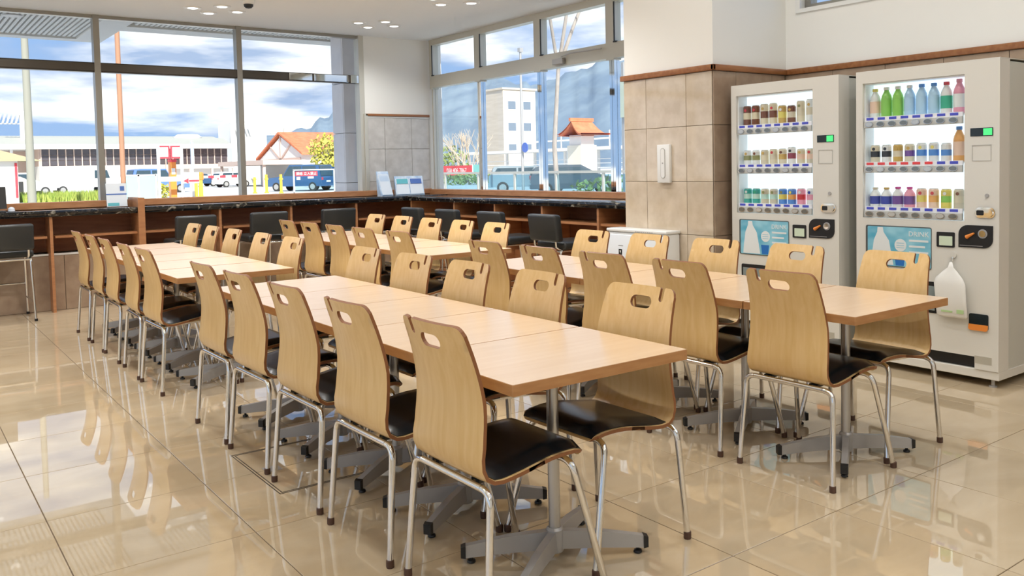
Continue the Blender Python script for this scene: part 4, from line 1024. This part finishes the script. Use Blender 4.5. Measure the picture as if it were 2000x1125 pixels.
# cars
def car(label, x, y, rz, ln, w, h, paint, kind='hatch'):
    t = thing('parked_car', label, 'car', (x, y, ZG), rz)
    a = ln / 2
    if kind == 'suv': prof = [(-a, .35), (-a, .95), (-a + .12, 1.05), (-a + .30, h - .04), (-a + .8, h), (.35, h - .02), (a - 1.35, 1.08), (a - .15, .95), (a, .70), (a, .35)]
    elif kind == 'sedan': prof = [(-a, .32), (-a, .85), (-a + .55, .98), (-a + 1.25, h - .03), (-.1, h), (.7, h - .1), (a - 1.2, .95), (a - .1, .75), (a, .55), (a, .32)]
    elif kind == 'truck': prof = [(-a, .5), (-a, 1.0), (a - 1.7, 1.0), (a - 1.7, h), (a - .35, h), (a - .05, 1.15), (a, .9), (a, .5)]
    else: prof = [(-a, .32), (-a, .90), (-a + .22, h - .10), (-a + .6, h), (.25, h), (a - 1.0, .98), (a - .1, .80), (a, .58), (a, .32)]
    def P(pts, y0, y1, nm, mt, par=None):
        m_ = MB(); m_.prism([(p[1], p[0]) for p in pts], 'y', y0, y1); return m_.obj(nm, mt, par or t)
    bd = P(prof, -w / 2, w / 2, 'body', paint)
    z0 = 1.0 if kind != 'sedan' else .95
    if kind == 'truck':
        win = [(a - 1.5, 1.2), (a - .35, 1.2), (a - .55, h - .15), (a - 1.5, h - .15)]
        wins = [win]
    elif kind == 'suv': wins = [[(-a + .28, z0 + .1), (-.75, z0 + .1), (-.75, h - .12), (-a + .48, h - .12)], [(-.65, z0 + .1), (a - 1.45, z0 + .1), (.35, h - .12), (-.65, h - .12)]]
    elif kind == 'sedan': wins = [[(-a + .95, z0 + .03), (-.1, z0 + .03), (-.1, h - .09), (-a + 1.3, h - .09)], [(0, z0 + .03), (a - 1.3, z0 + .03), (.62, h - .14), (0, h - .09)]]
    else: wins = [[(-a + .30, z0), (-.4, z0), (-.4, h - .12), (-a + .48, h - .12)], [(-.32, z0), (a - 1.12, z0), (.2, h - .12), (-.32, h - .12)]]
    for s in (-1, 1):
        for wn in wins: P(wn, s * (w / 2 + .004), s * (w / 2 + .012), 'side_window', M_CGLASS, bd)
    # rear and front glass as thin plates
    if kind in ('suv', 'hatch'):
        r0, r1 = ((-a + .12, 1.08), (-a + .29, h - .10)) if kind == 'suv' else ((-a + .02, .95), (-a + .20, h - .16))
        P([(r0[0] - .035, r0[1]), (r0[0] - .015, r0[1]), (r1[0] - .015, r1[1]), (r1[0] - .035, r1[1])], -w / 2 + .15, w / 2 - .15, 'rear_window', M_CGLASS, bd)
    P([(-a - .02, .62), (-a, .62), (-a, .74), (-a - .02, .74)], -.26, .26, 'number_plate', M_EWHITE, bd)
    P([(-a - .04, .34), (-a + .1, .34), (-a + .1, .52), (-a - .04, .52)], -w / 2 + .02, w / 2 - .02, 'bumper', paint, bd)
    for s in (-1, 1):
        P([(-a - .015, .78), (-a + .05, .78), (-a + .05, .98), (-a - .015, .98)], s * (w / 2 - .22), s * (w / 2 - .02), 'tail_light', M_RED, bd)
        for xx in (-a + .75, a - .80):
            wl_ = MB(); wl_.prism([(.32 + .32 * math.cos(2 * PI * k / 16), xx + .32 * math.sin(2 * PI * k / 16)) for k in range(16)], 'y', s * (w / 2 - .20), s * (w / 2 + .01)); wh = wl_.obj('wheel', M_TYRE, t)
            hb = MB(); hb.prism([(.32 + .20 * math.cos(2 * PI * k / 12), xx + .20 * math.sin(2 * PI * k / 12)) for k in range(12)], 'y', s * (w / 2 + .01), s * (w / 2 + .02)); hb.obj('hub_cap', M_STEEL, wh)
P_NAVY = mat('navy_car_paint', (.05, .12, .26), .15, .2, coat=.6); P_WHITE = mat('white_car_paint', (.82, .82, .80), .2, coat=.5); P_SILV = mat('silver_car_paint', (.42, .50, .54), .2, .5, coat=.5); P_BLUE = mat('blue_car_paint', (.12, .22, .55), .2, coat=.5)
car('large dark blue people carrier parked behind the warning sign', 24.6, 60.6, math.radians(124), 4.6, 1.82, 1.90, P_NAVY, 'suv')
car('second dark blue car half hidden by the stone pillar', 27.4, 60.6, math.radians(124), 4.4, 1.78, 1.72, P_NAVY, 'suv')
car('small white car parked before the house', 27.9, 86, math.radians(8), 3.6, 1.55, 1.52, P_WHITE)
car('dark blue sedan beside the small white car', 27.1, 95, math.radians(8), 4.3, 1.7, 1.42, P_NAVY, 'sedan')
car('blue van behind the white fence and signs', 17.0, 70, math.radians(5), 4.4, 1.7, 1.85, P_BLUE, 'suv')
car('white flatbed truck behind the grass strip', 13.1, 78, math.radians(5), 4.6, 1.8, 2.0, P_WHITE, 'truck')
car('white van parked left of the flatbed truck', 8.7, 76, math.radians(5), 4.4, 1.75, 1.75, P_WHITE, 'suv')
car('silver car parked beyond the glass railing', 28.5, 38.0, math.radians(-35), 4.5, 1.75, 1.5, P_SILV, 'suv')
car('dark grey car beyond the railing near the bare tree', 27.5, 33.0, math.radians(-35), 4.4, 1.75, 1.48, mat('dark_car_paint', (.10, .13, .16), .2, .3, coat=.5), 'hatch')

# car park entrance furniture
def panel(t, name, mt, x0, x1, z0, z1, y0=-.03, y1=.03, par=None): return bx(x0, y0, z0, x1, y1, z1).obj(name, mt, par or t)
sg = thing('car_park_sign', 'white car park sign with two red framed boards', 'sign', (12.85, 50, ZG))
for x in (-.62, .60): panel(sg, 'post', M_EWHITE, x - .07, x + .07, 0, 3.05, -.06, .06)
for x0, x1 in ((-.64, -.02), (.02, .64)):
    b = panel(sg, 'board', M_RED, x0, x1, 2.28, 2.98, -.04, 0); panel(sg, 'board_face', M_EWHITE, x0 + .09, x1 - .09, 2.37, 2.89, -.055, -.04, b)
panel(sg, 'board_mark', M_PINKW, .22, .36, 2.56, 2.72, -.065, -.055)
panel(sg, 'cross_panel', M_EWHITE, -.55, .53, 1.02, 1.28)
tm = thing('ticket_machine', 'tall orange ticket machine beneath the car park sign', 'machine', (13.25, 51.2, ZG))
panel(tm, 'body', M_ORANGE, -.16, .16, 0, 2.1, -.2, .2); panel(tm, 'hood', M_RED, -.18, .18, 2.1, 2.25, -.25, .2); panel(tm, 'screen', M_EWHITE, -.1, .1, 1.4, 1.75, -.22, -.2)
bx_ = thing('arrow_sign', 'white board with a red arrow at the car park entrance', 'sign', (13.75, 49.5, ZG))
panel(bx_, 'board', M_EWHITE, -.45, .45, .9, 1.5); panel(bx_, 'leg', M_EWHITE, -.05, .05, 0, .9); panel(bx_, 'arrow_shaft', M_RED, -.1, .44, .98, 1.08, -.045, -.03)
MB().prism([(.88, -.12), (1.18, -.12), (1.03, -.40)], 'y', -.045, -.03).obj('arrow_head', M_RED, bx_)
bo = post('bollard', 'yellow bollard beside the car park barrier', 'bollard', 15.15, 52.5, .12, .12, 1.25, M_YEL)
MB().lathe([(.17, 1.05), (.18, 1.1), (.18, 1.4), (.12, 1.5)], 12).obj('cap', M_ORANGE, bo)
bp = post('flag_pole', 'blue and white banner pole beside the car park sign', 'pole', 14.3, 51, .06, .05, 3.3, M_EWHITE)
bx(-.08, -.02, 1.7, .10, .02, 3.2).obj('banner', mat('pale_blue_banner', (.35, .47, .75), .6), bp)
ba = thing('barrier_arm', 'red and white car park barrier arm', 'barrier', (15.6, 55, ZG))
for k in range(8): panel(ba, 'arm_segment', (M_RED, M_EWHITE)[k % 2], k * .36, k * .36 + .36, 1.12, 1.28)
panel(ba, 'housing', M_YEL, -.25, .05, 0, 1.1, -.15, .15)
panel(ba, 'end_post', M_EWHITE, 2.72, 2.82, 0, 1.12)
fe = thing('mesh_fence', 'white framed fence with teal panels by the car park sign', 'fence', (10.9, 53, ZG))
for k in range(3): panel(fe, 'post', M_EWHITE, k * .95 - .05, k * .95 + .05, 0, 1.45)
panel(fe, 'top_rail', M_EWHITE, 0, 1.9, 1.33, 1.43)
for k in range(2): panel(fe, 'infill', M_TEALG, k * .95 + .06, k * .95 + .89, .05, 1.32, -.01, .01)
for k, (x, y) in enumerate(((20.1, 57.5), (20.9, 57.5), (21.15, 55.5))):
    p_ = post('yellow_post', 'yellow guard post left of the dark blue people carrier, %s of three' % ORD[k], 'post', x, y, .09, .09, 1.25 if k else 1.1, M_YEL)
    bx(-.10, -.10, .9, .10, .10, 1.0).obj('band', M_YEL, p_)
ws = thing('warning_sign', 'pale framed clear panel with a red no entry notice', 'sign', (15.85, 40, ZG))
W_ = 2.12
for z in (.38, 1.47): panel(ws, 'rail', M_EWHITE, 0, W_, z, z + .05)
for x in (0, W_ - .06): panel(ws, 'upright', M_EWHITE, x, x + .06, 0, 1.5)
panel(ws, 'clear_panel', mat_glass('tinted_panel', (.80, .93, .97), .6), .06, W_ - .06, .44, 1.46, -.006, .006)
nb_ = panel(ws, 'notice', M_RED, .10, 1.22, 1.20, 1.42, -.03, -.01); nb_['label'] = 'red notice with white characters'
text_mesh('notice_text', '関係 立入禁止', .165, M_EWHITE, nb_, (.66, -.032, 1.305), (PI / 2, 0, 0), .002)
panel(ws, 'small_notice', M_EWHITE, .72, 1.02, 1.08, 1.17, -.03, -.01); sm_ = panel(ws, 'round_notice', M_EWHITE, .16, .34, 1.02, 1.16, -.03, -.01)
ks = thing('kiosk', 'small kiosk with red trim at the far left', 'kiosk', (4.4, 55, ZG))
panel(ks, 'wall', M_EWHITE, 0, 1.75, 0, 2.3, 0, 1.8); panel(ks, 'trim', M_RED, 1.6, 1.72, .3, 2.2, -.04, 0); panel(ks, 'trim', M_RED, .1, .22, .3, 2.2, -.04, 0)
MB().prism([(2.3, -.2), (2.3, 2.9), (2.9, .9), (2.9, -.2)], 'y', -.4, 2.2).obj('roof', mat('brown_kiosk_roof', (.45, .36, .22), .7), ks)
hut = thing('arched_shelter', 'grey arched storage shelter behind the concrete pole', 'shelter', (7.5, 69, ZG))
MB().prism([(0, -1.3)] + [(1.5 * math.sin(math.radians(a)), -1.3 * math.cos(math.radians(a))) for a in range(15, 180, 15)] + [(0, 1.3)], 'y', 0, 3).obj('shell', mat('beige_canvas', (.56, .53, .45), .8), hut)
bx(-.5, -.02, 0, .5, 0, 1.1).obj('opening', M_TYRE, hut)

# beyond the side window
ab = thing('apartment_block', 'beige apartment block below the wooded hills', 'building', (79, 112, ZG))
bx(0, 0, 0, 6.4, 5, 13.6).obj('wall', M_BEIGE, ab)
bx(-.2, -.2, 13.6, 6.6, 5.2, 13.9).obj('parapet', M_BEIGE, ab)
for z in (3.6, 7.0, 10.4):
    for x in (.8, 3.8):
        wd = bx(x, -.06, z, x + 1.7, 0, z + 1.5).obj('window', M_EWHITE, ab); bx(x + .12, -.10, z + .12, x + 1.58, -.06, z + 1.38).obj('pane', mat('hazy_window', (.17, .21, .26), .3), wd)
pf = thing('platform_canopy', 'long white platform canopy beyond the side window', 'canopy', (66, 64, ZG))
bx(0, 0, 3.2, 4, 52, 3.55).obj('roof', M_EWHITE, pf)
for k in range(9): bx(1.8, k * 6.2 + .5, 0, 2.1, k * 6.2 + .8, 3.2).obj('post', M_EWHITE, pf)
for k in range(4): bx(.5, k * .01, .6 + k * .5, .55, 40, .68 + k * .5).obj('rail', M_EWHITE, pf)
for k in range(5):
    y = 10 + k * 4.4
    MB().tube([(1, y, 3.55), (1, y, 5.4)], .09, 6).obj('stanchion', M_EWHITE, pf)
bx(.9, 9, 4.4, 1.1, 28.6, 4.6).obj('beam', M_EWHITE, pf)
gt = thing('gate_pillar', 'white gate pillar with a curved orange tiled roof', 'gate pillar', (50, 58.9, ZG))
bx(-.9, -.95, 0, .9, .95, 3.2).obj('shaft', mat('cream_plaster', (.78, .74, .62), .7), gt)
bx(-.75, -.8, 3.2, .75, .8, 4.1).obj('lantern', M_EWHITE, gt)
m = MB(); K = 12; vs = []
for sy in (-1, 1):
    for i in range(K + 1):
        t_ = i / K; r_ = 1.9 * t_; z_ = 5.35 - 1.25 * (1 - (1 - t_) ** 1.8) + .12 * t_ ** 6
        vs += [(-1.2 - .5 * t_, sy * r_, z_), (1.2 + .5 * t_, sy * r_, z_)]
n_ = 2 * (K + 1)
for s in (0, 1): m.add(vs[s * n_:(s + 1) * n_], [(2 * i, 2 * i + 1, 2 * i + 3, 2 * i + 2) for i in range(K)])
m.add([(x, y, z - .14) for x, y, z in vs], [(2 * i + o, 2 * i + 1 + o, 2 * i + 3 + o, 2 * i + 2 + o) for o in (0, n_) for i in range(K)])
for e in (0, 1): m.add([vs[2 * i + e] for i in range(K + 1)] + [(vs[2 * i + e][0], vs[2 * i + e][1], vs[2 * i + e][2] - .14) for i in range(K + 1)], [(i, i + 1, K + 2 + i, K + 1 + i) for i in range(K)])
m.add([(-1.0, -1.6, 4.0), (1.0, -1.6, 4.0), (1.0, 1.6, 4.0), (-1.0, 1.6, 4.0)], [(0, 1, 2, 3)])
m.obj('roof', M_ROOFO, gt)
bx(-1.35, -.12, 5.3, 1.35, .12, 5.6).obj('ridge', M_ROOFO, gt)
sl = post('street_lamp', 'slim grey street lamp pole with a round blue sign', 'pole', 25, 33.9, .07, .055, 7.1, M_STEEL)
bx(-.10, -.10, 6.95, .10, .10, 7.15).obj('lamp_head', M_STEEL, sl)
MB().prism(el(-.33, 2.35, .24, .24, 18), 'x', -.10, -.07).obj('round_sign', M_EBLUE, sl)
bn_ = thing('roadside_banner', 'red roadside banner with a white telephone number', 'banner', (45, 69.2, ZG))
bx(0, 0, .55, .05, 5.4, 1.65).obj('cloth', M_RED, bn_)
text_mesh('banner_text', '000 406 7867', .66, M_EWHITE, bn_, (-.01, 2.7, 1.15), (PI / 2, 0, -PI / 2), .004)
for y in (0, 5.4): bx(.06, y - .05, 0, .14, y + .05, 1.7).obj('stake', M_EWHITE, bn_)
tb = thing('teal_board', 'small teal notice board beside the red banner', 'sign', (44, 66.2, ZG))
bx(0, 0, .5, .06, 1.2, 1.7).obj('board', mat('teal_board_face', (.22, .60, .55), .5), tb); bx(0, .5, 0, .06, .6, .5).obj('leg', M_STEEL, tb)
gr = thing('glass_railing', 'low glass railing outside the side windows', 'railing', (9.2, 0, ZG))
for k in range(9): bx(-.02, 5.5 + k * 1.2, 0, .02, 5.54 + k * 1.2, 1.32).obj('post', M_ALU, gr)
bx(-.025, 5.4, 1.32, .025, 15.3, 1.36).obj('top_rail', M_ALU, gr)
M_RG = mat_glass('blue_rail_glass', (.62, .80, .88), .8)
for k in range(8): bx(-.005, 5.56 + k * 1.2, .05, .005, 6.68 + k * 1.2, 1.30).obj('pane', M_RG, gr)
ub = thing('utility_box', 'pale green box on a post beside the side window', 'box', (11.5, 12.05, ZG))
bx(-.03, .2, 0, .03, .26, 3.4).obj('post', M_STEEL, ub); bx(-.08, 0, 2.35, .08, .38, 3.1).obj('box', mat('pale_green_metal', (.55, .60, .48), .5), ub)
